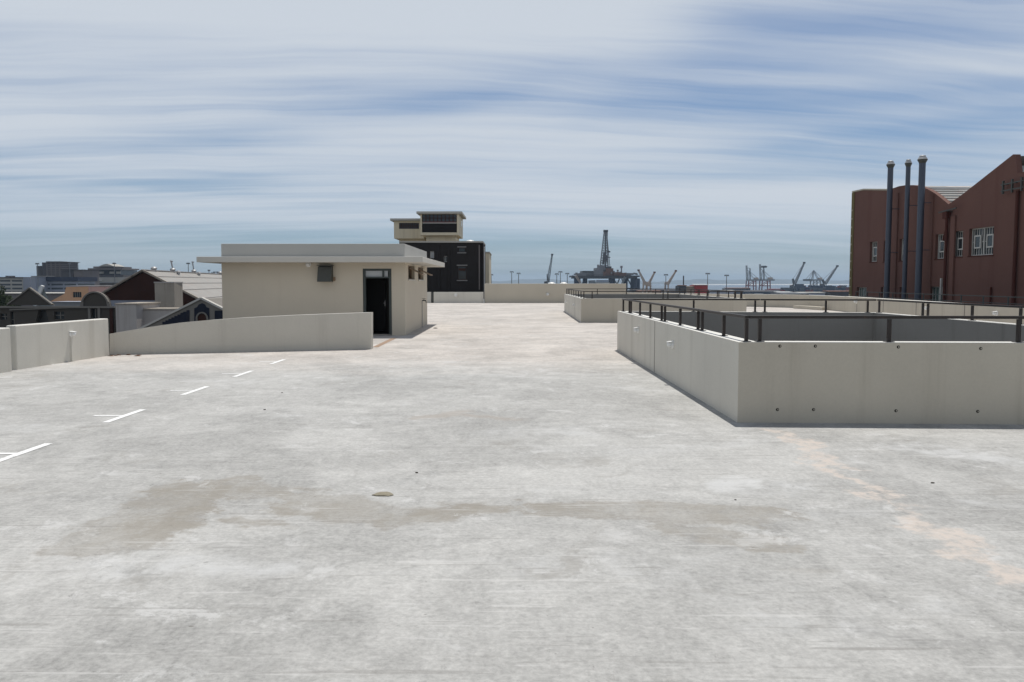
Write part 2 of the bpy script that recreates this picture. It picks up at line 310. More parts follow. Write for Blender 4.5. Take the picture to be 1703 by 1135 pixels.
    crack = N.m('MULTIPLY', N.ramp(vo.outputs['Distance'], 0.004, 0.0015), N.ramp(N.noise(tc, 0.5, 3), 0.52, 0.62))
    c = N.mix(N.m('MULTIPLY', crack, 0.22), c, (0.16, 0.15, 0.14))
    # pits and grit, thicker in some places; trowel scratches in several directions
    pmask = N.m('ADD', 0.35, N.m('MULTIPLY', N.ramp(N.noise(tc, 0.45, 4, 0.6), 0.42, 0.58), 0.65))
    pit = N.m('MAXIMUM', N.ramp(N.noise(tc, 24.0, 3, 0.75), 0.66, 0.76), N.ramp(N.noise(N.mapping(tc, (1, 0.8, 1), (4, 4, 0)), 9.0, 7, 0.78), 0.625, 0.70))
    pit = N.m('MULTIPLY', pit, pmask)
    c = N.mix(N.m('MULTIPLY', pit, 0.7), c, (0.17, 0.16, 0.145))
    pit2 = N.m('MULTIPLY', N.ramp(N.noise(N.mapping(tc, (1, 0.7, 1), (14, 6, 0)), 4.6, 8, 0.82), 0.60, 0.67), pmask)
    c = N.mix(N.m('MULTIPLY', pit2, 0.45), c, (0.20, 0.19, 0.175))
    scf = N.m('MULTIPLY', N.ramp(N.noise(N.mapping(tc, (0.9, 0.8, 1), (21, 2, 0), (0, 0, R(15))), 2.4, 9, 0.78, 0.5), 0.555, 0.63), N.ramp(N.noise(tc, 0.6, 4, 0.6), 0.42, 0.56))
    c = N.mix(N.m('MULTIPLY', scf, 0.60), c, (0.55, 0.545, 0.53))
    scd = N.m('MULTIPLY', N.ramp(N.noise(N.mapping(tc, (0.8, 0.7, 1), (31, 12, 0), (0, 0, R(-25))), 1.5, 9, 0.74, 0.7), 0.56, 0.64), N.ramp(N.noise(N.mapping(tc, (1, 1, 1), (5, 50, 0)), 0.5, 4, 0.6), 0.42, 0.58))
    c = N.mix(N.m('MULTIPLY', scd, 0.42), c, (0.255, 0.24, 0.215))
    for (ang, off, lo, dark) in ((28, 0, 0.61, True), (-35, 7, 0.62, False), (62, 3, 0.62, True), (-28, 11, 0.655, False), (75, 15, 0.62, False)):
        sc_ = N.ramp(N.noise(N.mapping(tc, (0.9, 17.0, 1), (off, off, 0), (0, 0, R(ang))), 1.0, 4, 0.62, 0.25), lo, lo + 0.06)
        c = N.mix(N.m('MULTIPLY', sc_, 0.38), c, (0.22, 0.21, 0.195) if dark else (0.56, 0.55, 0.53))
    v2 = N.n('ShaderNodeTexVoronoi', feature='F1'); t.links.new(N.mapping(tc, (1.0, 1.6, 1)), v2.inputs['Vector']); v2.inputs['Scale'].default_value = 3.2
    vr_ = N.sep(v2.outputs['Color'])
    spk = N.m('MULTIPLY', N.ramp(N.m('SUBTRACT', v2.outputs['Distance'], N.m('MULTIPLY', N.m('SUBTRACT', n4, 0.5), 0.10)), 0.06, 0.02), N.ramp(vr_[0], 0.80, 0.82))
    c = N.mix(N.m('MULTIPLY', spk, 0.75), c, (0.13, 0.12, 0.105))
    t.links.new(c, b.inputs['Base Color']); b.inputs['Roughness'].default_value = 0.93
    h = N.m('ADD', N.m('MULTIPLY', n3, 0.7), N.m('ADD', N.m('MULTIPLY', n4, 0.5), N.m('MULTIPLY', n2, 0.8)))
    h = N.m('SUBTRACT', h, N.m('MULTIPLY', pit, 0.5))
    bump(N, t, b, h, 0.55, 0.02)
    return m
M['deck'] = deck_mat()

# ------------------------------------------------------------------ mesh helpers
COL = sc.collection
ORG = {}
class MB:
    def __init__(s): s.v = []; s.f = []; s.mi = []; s.cur = 0
    def add(s, vs, fs):
        o = len(s.v); s.v += [Vector(q) for q in vs]
        for f in fs: s.f.append([i + o for i in f]); s.mi.append(s.cur)
        return s
    def box(s, x0, x1, y0, y1, z0, z1):
        return s.add([(x0, y0, z0), (x1, y0, z0), (x1, y1, z0), (x0, y1, z0), (x0, y0, z1), (x1, y0, z1), (x1, y1, z1), (x0, y1, z1)],
                     [(3, 2, 1, 0), (4, 5, 6, 7), (0, 1, 5, 4), (1, 2, 6, 5), (2, 3, 7, 6), (3, 0, 4, 7)])
    def prism(s, poly, vec):                       # planar polygon swept along vec
        n = len(poly); a = [Vector(q) for q in poly]; vec = Vector(vec); b = [q + vec for q in a]
        nrm = Vector((0, 0, 0))
        for i in range(n): nrm += (a[i] - a[0]).cross(a[(i + 1) % n] - a[0])
        fl = nrm.dot(vec) > 0
        tri = tessellate_polygon([a]); fs = []
        for q in tri:
            q = list(q)
            tn = (a[q[1]] - a[q[0]]).cross(a[q[2]] - a[q[0]])
            if tn.dot(vec) > 0: q = q[::-1]
            fs.append(q); fs.append([i + n for i in q[::-1]])
        for i in range(n):
            j = (i + 1) % n; f = (i, j, n + j, n + i); fs.append(f if fl else f[::-1])
        return s.add(a + b, fs)
    def slab(s, outer, holes, to3, d):             # sheet with openings, thickness d along third axis of to3
        loops = [outer] + holes; flat = [q for l in loops for q in l]; n = len(flat)
        tri = tessellate_polygon([[Vector((q[0], q[1], 0)) for q in l] for l in loops])
        a = [Vector(to3(q[0], q[1], 0)) for q in flat]; b = [Vector(to3(q[0], q[1], d)) for q in flat]
        vec = b[0] - a[0]; fs = []
        for q in tri:
            q = list(q)
            if (a[q[1]] - a[q[0]]).cross(a[q[2]] - a[q[0]]).dot(vec) > 0: q = q[::-1]
            fs.append(q); fs.append([i + n for i in q[::-1]])
        o = 0
        for l in loops:
            for i in range(len(l)):
                j = (i + 1) % len(l); fs.append((o + i, o + j, n + o + j, n + o + i))
            o += len(l)
        return s.add(a + b, fs)
    def bar(s, p, q, w, h=None):                   # rectangular bar between two points
        p = Vector(p); q = Vector(q); h = h or w; d = (q - p).normalized()
        up = Vector((0, 0, 1)) if abs(d.z) < 0.95 else Vector((0, 1, 0))
        sx = d.cross(up).normalized() * w / 2; sy = sx.cross(d).normalized() * h / 2
        a = [p - sx - sy, p + sx - sy, p + sx + sy, p - sx + sy]; b = [k + (q - p) for k in a]
        return s.add(a + b, [(0, 1, 2, 3), (7, 6, 5, 4), (1, 0, 4, 5), (2, 1, 5, 6), (3, 2, 6, 7), (0, 3, 7, 4)])
    def tube(s, p, q, r0, r1=None, n=14):
        p = Vector(p); q = Vector(q); r1 = r0 if r1 is None else r1; d = (q - p).normalized()
        up = Vector((0, 0, 1)) if abs(d.z) < 0.95 else Vector((0, 1, 0))
        e1 = d.cross(up).normalized(); e2 = e1.cross(d)
        A = [p + (e1 * math.cos(k * 2 * math.pi / n) + e2 * math.sin(k * 2 * math.pi / n)) * r0 for k in range(n)]
        B = [q + (e1 * math.cos(k * 2 * math.pi / n) + e2 * math.sin(k * 2 * math.pi / n)) * r1 for k in range(n)]
        fs = [(k, (k + 1) % n, n + (k + 1) % n, n + k) for k in range(n)] + [tuple(range(n))[::-1], tuple(range(n, 2 * n))]
        return s.add(A + B, fs)
    def lathe(s, c, prof, axis=(0, 0, 1), n=18):   # profile of (radius, height) turned about an axis
        d = Vector(axis).normalized(); c = Vector(c)
        up = Vector((0, 0, 1)) if abs(d.z) < 0.95 else Vector((0, 1, 0))
        e1 = d.cross(up).normalized(); e2 = e1.cross(d); vs = []; fs = []
        for (r, h) in prof:
            for k in range(n):
                a = k * 2 * math.pi / n; vs.append(c + d * h + (e1 * math.cos(a) + e2 * math.sin(a)) * max(r, 1e-4))
        for i in range(len(prof) - 1):
            for k in range(n): fs.append((i * n + k, i * n + (k + 1) % n, (i + 1) * n + (k + 1) % n, (i + 1) * n + k))
        fs.append(tuple(range(n))[::-1]); fs.append(tuple(range((len(prof) - 1) * n, len(prof) * n)))
        return s.add(vs, fs)
    def lattice(s, p, q, w0, w1, n, t):            # four-legged lattice mast between two points
        p = Vector(p); q = Vector(q); d = (q - p).normalized()
        up = Vector((0, 1, 0)) if abs(d.y) < 0.8 else Vector((0, 0, 1))
        e1 = d.cross(up).normalized(); e2 = e1.cross(d)
        def ring(k):
            f = k / n; c = p.lerp(q, f); w = (w0 + (w1 - w0) * f) / 2
            return [c + e1 * w * a + e2 * w * b for a, b in ((-1, -1), (1, -1), (1, 1), (-1, 1))]
        prev = ring(0)
        for k in range(1, n + 1):
            cur = ring(k)
            for i in range(4):
                s.bar(prev[i], cur[i], t); j = (i + 1) % 4
                s.bar(prev[i], cur[j], t * 0.6); s.bar(prev[j], cur[i], t * 0.6)
                s.bar(cur[i], cur[j], t * 0.6)
            prev = cur
        return s
    def build(s, name, mat, parent=None, origin=None, smooth=False, bevel=0.0):
        org = Vector((0, 0, 0))
        if parent is not None: org = ORG[parent.name]
        if origin is not None: org = Vector(origin)
        me = bpy.data.meshes.new(name); me.from_pydata([tuple(v - org) for v in s.v], [], s.f)
        for m in (mat if isinstance(mat, list) else [mat]): me.materials.append(m)
        me.polygons.foreach_set('material_index', s.mi)
        bm = bmesh.new(); bm.from_mesh(me); bmesh.ops.recalc_face_normals(bm, faces=bm.faces); bm.to_mesh(me); bm.free()
        if smooth:
            for p in me.polygons: p.use_smooth = True
            try: me.set_sharp_from_angle(angle=R(35))
            except Exception: pass
        o = bpy.data.objects.new(name, me); COL.objects.link(o)
        if parent is not None:
            o.parent = parent; o.location = org - ORG[parent.name]
        else: o.location = org
        ORG[o.name] = org.copy()
        if bevel > 0:
            b = o.modifiers.new('edge', 'BEVEL'); b.width = bevel; b.segments = 2; b.limit_method = 'ANGLE'; b.angle_limit = R(40)
        return o
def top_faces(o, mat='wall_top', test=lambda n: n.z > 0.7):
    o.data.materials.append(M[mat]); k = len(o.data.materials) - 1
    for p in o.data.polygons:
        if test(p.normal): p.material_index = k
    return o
def tag(o, label=None, cat=None, group=None, kind=None):
    if label: o['label'] = label
    if cat: o['category'] = cat
    if group: o['group'] = group
    if kind: o['kind'] = kind
    return o
def thing(name, label, cat, loc, group=None):
    o = bpy.data.objects.new(name, None); o.empty_display_size = 0.3; COL.objects.link(o); o.location = loc
    ORG[o.name] = Vector(loc); return tag(o, label, cat, group)

def offset_path(pts, t):                           # polyline (x,y) and its copy offset to the left by t
    n = len(pts); out = []
    for i in range(n):
        a = Vector(pts[max(i - 1, 0)]); b = Vector(pts[min(i + 1, n - 1)]); p = Vector(pts[i])
        if 0 < i < n - 1:
            d1 = (p - a).normalized(); d2 = (b - p).normalized(); n1 = Vector((-d1.y, d1.x)); n2 = Vector((-d2.y, d2.x))
            m = (n1 + n2).normalized(); out.append(p + m * t / max(m.dot(n1), 0.4))
        else:
            d = (b - a).normalized(); out.append(p + Vector((-d.y, d.x)) * t)
    return out
def wall_path(mb, pts, t, z0, z1):
    pts = [Vector((p[0], p[1])) for p in pts]; q = offset_path(pts, t)
    poly = [(p.x, p.y, z0) for p in pts] + [(p.x, p.y, z0) for p in q[::-1]]
    return mb.prism(poly, (0, 0, z1 - z0))

# ================================================================== SETTING: deck, city ground, sea, far shore
B1 = dict(fl=(2.74, 10.0), fr=(8.85, 9.74), br=(8.85, 19.95), bl=(2.66, 20.95))      # near light-well
B2 = dict(fl=(2.93, 35.2), fr=(9.88, 35.0), br=(9.95, 48.7), bl=(3.08, 48.9))        # far light-well
T = 0.24
def inset(b, t):
    q = [Vector(b[k]) for k in ('fl', 'fr', 'br', 'bl')]; out = []
    for i in range(4):
        p0, p, p1 = q[i - 1], q[i], q[(i + 1) % 4]
        d1 = (p - p0).normalized(); d2 = (p1 - p).normalized(); n1 = Vector((-d1.y, d1.x)); n2 = Vector((-d2.y, d2.x))
        m = (n1 + n2).normalized(); out.append(p + m * t / m.dot(n1))
    return q, out
LP = [(-12.1, -14.0), (-9.75, 13.7), (-9.575, 15.83), (-9.64, 16.1), (-9.36, 19.25)]   # inner foot of the left parapet
RP = [(16.4, -14.0), (16.7, 24.0), (17.2, 32.0), (19.2, 48.0), (19.5, 51.5), (19.3, 54.0), (18.4, 56.2), (16.4, 58.6), (9.45, 68.7)]
outer = [(-12.3, -14)] + [(p[0] - 0.2, p[1]) for p in LP[1:]] + [(-9.55, 19.4), (-9.6, 69.3), (9.5, 69.2)] + [(p[0] + 0.3, p[1] + 0.1) for p in RP[::-1][1:]]
q1, i1 = inset(B1, T * 0.6); q2, i2 = inset(B2, T * 0.6)
deck = MB().slab([tuple(p) for p in outer], [[tuple(p) for p in i1], [tuple(p) for p in i2]], lambda u, v, d: (u, v, -d), 0.45).build('roof_deck', M['deck'])
tag(deck, kind='structure')
# painted bay corner marks, part of the deck surface
def rect_sheet(mb, a, b, w, z=0.004):
    a = Vector(a); b = Vector(b); d = (b - a).normalized(); n = Vector((-d.y, d.x)) * w / 2
    mb.add([(*(a - n), z), (*(b - n), z), (*(b + n), z), (*(a + n), z)], [(0, 1, 2, 3)])
for (cx, cy) in ((33, 755), (208, 692), (325, 650), (405, 622), (462, 602)):
    c = G(cx, cy); mk = MB(); L = 0.52
    mk.add([(c.x - 0.045, c.y - L, 0.004), (c.x + 0.045, c.y - L, 0.004), (c.x + 0.045, c.y + L, 0.004), (c.x - 0.045, c.y + L, 0.004)], [(0, 1, 2, 3)])
    mk.add([(c.x - 0.40, c.y - 0.035, 0.004), (c.x - 0.048, c.y - 0.035, 0.004), (c.x - 0.048, c.y + 0.035, 0.004), (c.x - 0.40, c.y + 0.035, 0.004)], [(0, 1, 2, 3)])
    mk.build('bay_marking', M['paint_mark'], deck)
for (cx, cy) in ((100, 606.5), (3, 628)):
    c = G(cx, cy); mk = MB(); rect_sheet(mk, (c.x - 0.19, c.y), (c.x + 0.19, c.y), 0.09); mk.build('bay_marking', M['paint_mark'], deck)
st = MB(); a, b_ = G(624, 578), G(655, 563); rect_sheet(st, (a.x, a.y), (b_.x, b_.y), 0.16); st.build('joint_strip', M['timber'], deck)
# the storey below, closing the light-wells
low = MB().box(-9.5, 16, -13, 58, -3.6, -3.4).build('lower_floor', M['asphalt']); tag(low, kind='structure')

gnd = MB().add([(-4000, -300, -14), (4000, -300, -14), (4000, 800, -14), (-4000, 800, -14)], [(0, 1, 2, 3)])
gnd.add([(185, 800, -14), (4000, 800, -14), (4000, 1750, -14), (185, 1750, -14)], [(0, 1, 2, 3)])
gnd.add([(-4000, 800, -14), (-20, 800, -14), (-20, 2500, -14), (-4000, 2500, -14)], [(0, 1, 2, 3)])
tag(gnd.build('ground', M['asphalt']), kind='structure')
sea = MB().add([(-8800, -350, -17.5), (8800, -350, -17.5), (8800, 11800, -17.5), (-8800, 11800, -17.5)], [(0, 1, 2, 3)])
tag(sea.build('sea', M['sea']), kind='structure')
hills = MB(); pts = []
for k in range(121):
    X = -7200 + 120 * k
    z = 20 + 11 * math.sin(k * 0.31 + 1) + 9 * math.sin(k * 0.83) + 5 * math.sin(k * 2.1) + 10 * (1 if k > 66 else 0.3)
    pts.append((X, z))
vs = []; fs = []
for (X, z) in pts: vs += [(X, 8700, -18), (X, 9100, z * 0.6), (X, 9700, z), (X, 10600, -18)]
for k in range(len(pts) - 1):
    for j in range(3): fs.append((k * 4 + j, k * 4 + 4 + j, k * 4 + 5 + j, k * 4 + 1 + j))
hills.add(vs, fs); tag(hills.build('hills', M['hill'], smooth=True), kind='structure')
bw = MB(); bw.prism([(1350, 6200, -18), (1350, 6260, -18), (1350, 6245, -11.5), (1350, 6215, -11.5)], (1750, 0, 0))
tag(bw.build('breakwater', M['beach']), kind='structure')

# ================================================================== PARAPETS AND LIGHT-WELLS
def wall_thing(name, label, pts, t, z1, mat, cat='parapet wall', group='concrete parapet walls', bevel=0.02):
    o = wall_path(MB(), pts, t, -0.02, z1).build(name, mat, origin=(pts[0][0], pts[0][1], 0), bevel=bevel)
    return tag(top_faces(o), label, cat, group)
PW = M['plaster']
wall_thing('parapet_wall', 'short end of grey white parapet cut by the frame at the left, before the open joint', [LP[0], LP[1], LP[2]], 0.2, 0.84, M['plaster_grey'])
wall_thing('parapet_wall', 'grey white parapet with a capped conduit lamp, right of the open joint at far left', [(-9.64, 16.1), LP[4]], 0.2, 0.865, M['plaster_grey'])
# sloping, hollow-topped wall before the stair
tops = [(182, 555.5), (215, 550), (250, 544), (300, 537), (350, 532.5), (400, 529), (450, 526.3), (500, 524), (560, 521.8), (617, 520)]
ga, gb = G(182, 590.5), G(617, 581); fr_ = []
for (px, py) in tops:
    f = (px - 182) / (617 - 182); # same plane as the foot
    d = ray(px, py); n = Vector((-(gb - ga).y, (gb - ga).x, 0)); k = (ga - Vector((0, 0, EYE))).dot(n) / d.dot(n)
    fr_.append(Vector((0, 0, EYE)) + d * k)
poly = [Vector((ga.x, ga.y, -0.02))] + fr_ + [Vector((gb.x, gb.y, -0.02))]
o = MB().prism(poly, (0.02, 0.2, 0)).build('stair_wall', M['plaster_stair'], origin=ga, bevel=0.018)
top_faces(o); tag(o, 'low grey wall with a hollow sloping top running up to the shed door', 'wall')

wall_thing('parapet_wall', 'high plain cream wall across the far end, white joint at its left end', [(9.45, 68.9), (-2.28, 68.9)], -0.25, 1.60, M['plaster_warm'])
wall_thing('parapet_wall', 'low pale parapet in front of the charcoal brick building', [(-2.36, 68.75), (-6.48, 68.75)], -0.25, 0.90, M['plaster_grey'])
wall_thing('parapet_wall', 'short stub of pale parapet beside the shed corner, left of a black gap', [(-6.70, 68.75), (-9.3, 68.75)], -0.25, 0.90, M['plaster_grey'])
dp = MB().bar((-6.59, 68.9, 0), (-6.59, 68.9, 0.88), 0.16, 0.16).build('gap_post', M['dark_metal'], origin=(-6.59, 68.9, 0)); tag(dp, 'black post filling the gap in the pale parapet by the shed', 'post')
dp = MB().bar((-2.32, 68.86, 0), (-2.32, 68.86, 0.34), 0.06, 0.2).build('joint_block', M['white_paint'], origin=(-2.32, 68.86, 0)); tag(dp, 'small white block at the foot of the joint between low and high far walls', 'block')
wall_thing('parapet_wall', 'low cream parapet running slantwise behind the far light well to the curved corner', [RP[8], RP[7]], 0.25, 0.86, M['plaster_warm'])
pr = wall_path(MB(), RP[3:8][::-1], 0.25, -0.02, 0.88); o = pr.build('parapet_wall', PW, origin=(RP[5][0], RP[5][1], 0), bevel=0.02)
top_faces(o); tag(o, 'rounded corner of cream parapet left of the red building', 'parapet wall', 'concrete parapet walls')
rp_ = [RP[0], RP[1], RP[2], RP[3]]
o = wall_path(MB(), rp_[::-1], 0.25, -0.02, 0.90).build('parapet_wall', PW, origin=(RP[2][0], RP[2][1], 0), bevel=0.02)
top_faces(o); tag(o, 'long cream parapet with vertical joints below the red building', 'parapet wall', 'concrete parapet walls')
for Y in (27.0, 31.5, 36.5, 41.0, 45.5):           # joints of that parapet
    f = 0
    for a, b_ in zip(rp_[:-1], rp_[1:]):
        if a[1] <= Y <= b_[1]: f = (Y - a[1]) / (b_[1] - a[1]); X = a[0] + f * (b_[0] - a[0])
    MB().box(X - 0.006, X + 0.004, Y - 0.03, Y + 0.03, 0.0, 0.87).build('joint', M['joint'], o)
pl = MB().prism([(18.9, 50.6, 0), (19.25, 51.0, 0), (19.1, 53.2, 0), (18.7, 54.4, 0), (18.35, 54.2, 0), (18.7, 52.4, 0)], (0, 0, 0.2)).build('plinth', PW, origin=(18, 53, 0), bevel=0.02)
tag(pl, 'low pale concrete kerb at the foot of the rounded parapet corner', 'kerb')

def light_well(name, b, h, label, joints_left, holes):
    q, inn = inset(b, T); t = thing(name, label, 'light well', (q[0].x, q[0].y, 0), 'walled light wells in the deck')
    for i in range(4):
        j = (i + 1) % 4
        poly = [(*q[i], 0), (*q[j], 0), (*inn[j], 0), (*inn[i], 0)]
        w = MB().prism([(x, y, -3.4) for x, y, _ in poly], (0, 0, h + 3.4)).build('wall', M['plaster'] if i in (0, 2) else M['plaster_grey'], t)
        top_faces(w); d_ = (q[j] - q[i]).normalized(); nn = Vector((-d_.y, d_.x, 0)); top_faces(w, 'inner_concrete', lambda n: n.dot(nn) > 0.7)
        if i == 3:
            for f in joints_left:
                p = q[3].lerp(q[0], f); MB().box(p.x - 0.005, p.x + 0.01, p.y - 0.012, p.y + 0.012, 0.0, h - 0.01).build('joint', M['joint'], w)
        if i == 0:
            for (px, py) in holes:
                d = ray(px, py); n = Vector((-(q[1] - q[0]).y, (q[1] - q[0]).x, 0)); k = (Vector((*q[0], 0)) - Vector((0, 0, EYE))).dot(n) / d.dot(n)
                c = Vector((0, 0, EYE)) + d * k
                MB().lathe(c + Vector((0, 0.004, 0)), [(0.019, 0), (0.019, 0.006), (0.012, 0.0061), (0.012, 0.004)], (0, -1, 0), 12).build('tie_hole', M['hole'], w)
    return t
light_well('light_well', B1, 0.98, 'near cream light well with dark tie holes in its front wall', (0.483,),
           [(1297, 576), (1356, 576), (1494, 577.5), (1631, 580), (1293, 681.5), (1353, 681.5), (1490, 683.5), (1626, 684.5)])
light_well('light_well', B2, 1.02, 'farther light well walls partly hidden behind the near one', (0.35, 0.7), [])

def railing(label, a, b, zb, posts, segs):
    """flat top rail in welded lengths on square posts; a, b are plan ends; posts and segs are metres from a"""
    a = Vector(a); b = Vector(b); d = (b - a).normalized()
    t = thing('railing', label, 'railing', (a.x, a.y, zb), 'dark brown railings on the light well walls')
    zt = zb + 0.30
    for (s0, s1) in segs:
        p = a + d * s0; q = a + d * s1
        r = MB().bar((p.x, p.y, zt), (q.x, q.y, zt), 0.048, 0.036).build('top_rail', M['rail'], t, bevel=0.004)
    for s in posts:
        p = a + d * s; m = MB(); m.bar((p.x, p.y, zb + 0.003), (p.x, p.y, zt - 0.022), 0.040, 0.040); m.box(p.x - 0.05, p.x + 0.05, p.y - 0.05, p.y + 0.05, zb - 0.002, zb + 0.008)
        m.build('post', M['rail'], t)
    return t
m1 = inset(B1, T / 2)[1]; m2 = inset(B2, T / 2)[1]
def L_(a, b): return (Vector(b) - Vector(a)).length
lenl = L_(m1[0], m1[3])
railing('brown railing along the left wall of the near light well, posts in pairs', m1[0], m1[3], 0.98, [0.0, 1.05, 2.28, 2.55, 3.85, 5.20, 5.52, 6.75, 8.05, 9.35, 9.62, lenl - 0.05], [(-0.02, 2.41), (2.425, 5.36), (5.375, 9.48), (9.495, lenl)])
railing('brown railing across the front wall of the near light well, closest to the viewer', m1[0], m1[1], 0.98, [0.16, 1.71, 3.24, 4.76, L_(m1[0], m1[1]) - 0.1], [(0.03, L_(m1[0], m1[1]))])
railing('brown railing across the back wall of the near light well', m1[3], m1[2], 0.98, [1.73, 3.20, 3.43, 4.85, L_(m1[3], m1[2]) - 0.22], [(0, 3.31), (3.325, L_(m1[3], m1[2]) - 0.03)])
railing('brown railing along the right wall of the near light well before the long parapet', m1[2], m1[1], 0.98, [0.1, 2.2, 2.42, 4.1, 5.6, 5.95, 8.0, 9.6], [(0.03, 2.30), (2.315, 5.66), (5.9, 9.8)])
l2 = L_(m2[0], m2[3]); w2 = L_(m2[0], m2[1])
railing('distant railing along the left wall of the far light well, many close posts', m2[0], m2[3], 1.02, [0.0, 1.7, 3.4, 5.1, 6.8, 8.5, 10.2, 11.9, l2 - 0.05], [(0, l2)])
railing('distant railing across the front wall of the far light well', m2[0], m2[1], 1.02, [0.35, 3.35, 3.55, 5.2, w2 - 0.35, w2 - 0.1], [(0, w2)])
railing('distant railing across the back wall of the far light well', m2[3], m2[2], 1.02, [0.1, 1.8, 3.5, 5.2, 6.6], [(0, L_(m2[3], m2[2]))])
railing('distant railing along the right wall of the far light well', m2[1], m2[2], 1.02, [0.2, 1.2, 2.4, 4.2, 4.5, 6.4, 8.4, 8.7, 10.5, 12.2], [(0, L_(m2[1], m2[2]))])

def wall_lamp(label, p, n, s=0.8, conduit=False):
    """oval bulkhead lamp: back plate, glass bowl, hood"""
    n = Vector(n).normalized(); p = Vector(p)
    t = thing('wall_lamp', label, 'lamp', p, 'white bulkhead lamps on the walls')
    MB().lathe(p - n * 0.004, [(0.085 * s, 0), (0.085 * s, 0.03 * s), (0.07 * s, 0.04 * s)], n, 20).build('back_plate', M['white_paint'], t, smooth=True)
    MB().lathe(p + n * 0.036 * s, [(0.066 * s, 0), (0.064 * s, 0.04 * s), (0.05 * s, 0.075 * s), (0.025 * s, 0.095 * s), (0.0, 0.10 * s)], n, 20).build('glass_bowl', M['lens'], t, smooth=True)
    e = n.cross(Vector((0, 0, 1))).normalized(); m = MB()
    c = p + Vector((0, 0, 0.062 * s)); w = 0.085 * s; dp_ = 0.13 * s
    m.add([c - e * w, c + e * w, c + e * w * 0.8 + n * dp_ - Vector((0, 0, 0.012)), c - e * w * 0.8 + n * dp_ - Vector((0, 0, 0.012)),
           c - e * w + Vector((0, 0, 0.012)), c + e * w + Vector((0, 0, 0.012)), c + e * w * 0.8 + n * dp_, c - e * w * 0.8 + n * dp_],
          [(3, 2, 1, 0), (4, 5, 6, 7), (0, 1, 5, 4), (1, 2, 6, 5), (2, 3, 7, 6), (3, 0, 4, 7)])
    m.build('hood', M['white_paint'], t)
    if conduit: MB().box(p.x - 0.03, p.x + 0.03, p.y - 0.05, p.y + 0.05, 0.0, p.z - 0.06).build('conduit_cover', M['plaster_grey'], t, bevel=0.006)
    return t
def on_seg(px, a, b):                              # plan point of a wall line seen at photo column px
    a = Vector(a); b = Vector(b); d = ray(px, HZ); d2 = Vector((d.x, d.y)).normalized(); e = b - a
    k = (a.x * e.y - a.y * e.x) / (d2.x * e.y - d2.y * e.x); return d2 * k
def lamp_on(label, px, py, a, b, n, **kw):
    q = on_seg(px, a, b); d = ray(px, py); z = EYE + d.z / math.hypot(d.x, d.y) * q.length
    return wall_lamp(label, (q.x, q.y, z), n, **kw)
lamp_on('white lamp capping a vertical cover on the left parapet', 115, 556, (-9.64, 16.1), LP[4], (1, -0.13, 0), conduit=True)
lamp_on('white lamp on the near light well, further from the viewer', 1063, 549.5, B1['bl'], B1['fl'], (-1, 0, 0))
lamp_on('white lamp on the near light well, right of the wall joint and closer', 1121, 573.5, B1['bl'], B1['fl'], (-1, 0, 0))
lamp_on('small lamp mid-way on the far light well left wall', 956, 507.5, B2['bl'], B2['fl'], (-1, 0, 0))
lamp_on('tiny lamp near the back corner of the far light well left wall', 943, 502, B2['bl'], B2['fl'], (-1, 0, 0))
lamp_on('white lamp on the right parapet, left of the steel flues', 1426, 502, RP[2], RP[3], (-1, 0, 0), s=1.3)
lamp_on('white lamp on the right parapet below the red building, between rail posts', 1545, 513.6, RP[2], RP[3], (-1, 0, 0), s=1.1)
lamp_on('white lamp on the right parapet nearest the right edge of the photo', 1660, 522, RP[1], RP[2], (-1, 0, 0), s=1.1)
lamp_on('faint grey lamp on the low parapet under the charcoal building', 758, 491.5, (-2.36, 68.75), (-6.48, 68.75), (0, -1, 0), s=1.5)
lamp_on('faint lamp on the high cream far wall', 911, 490, (9.45, 68.9), (-2.28, 68.9), (0, -1, 0), s=1.5)
lamp_on('small lamp under the shed canopy, left of the dark hooded box', 513.5, 440, (-9.27, 26.6), (-3.42, 26.6), (0, -1, 0), s=1.0)

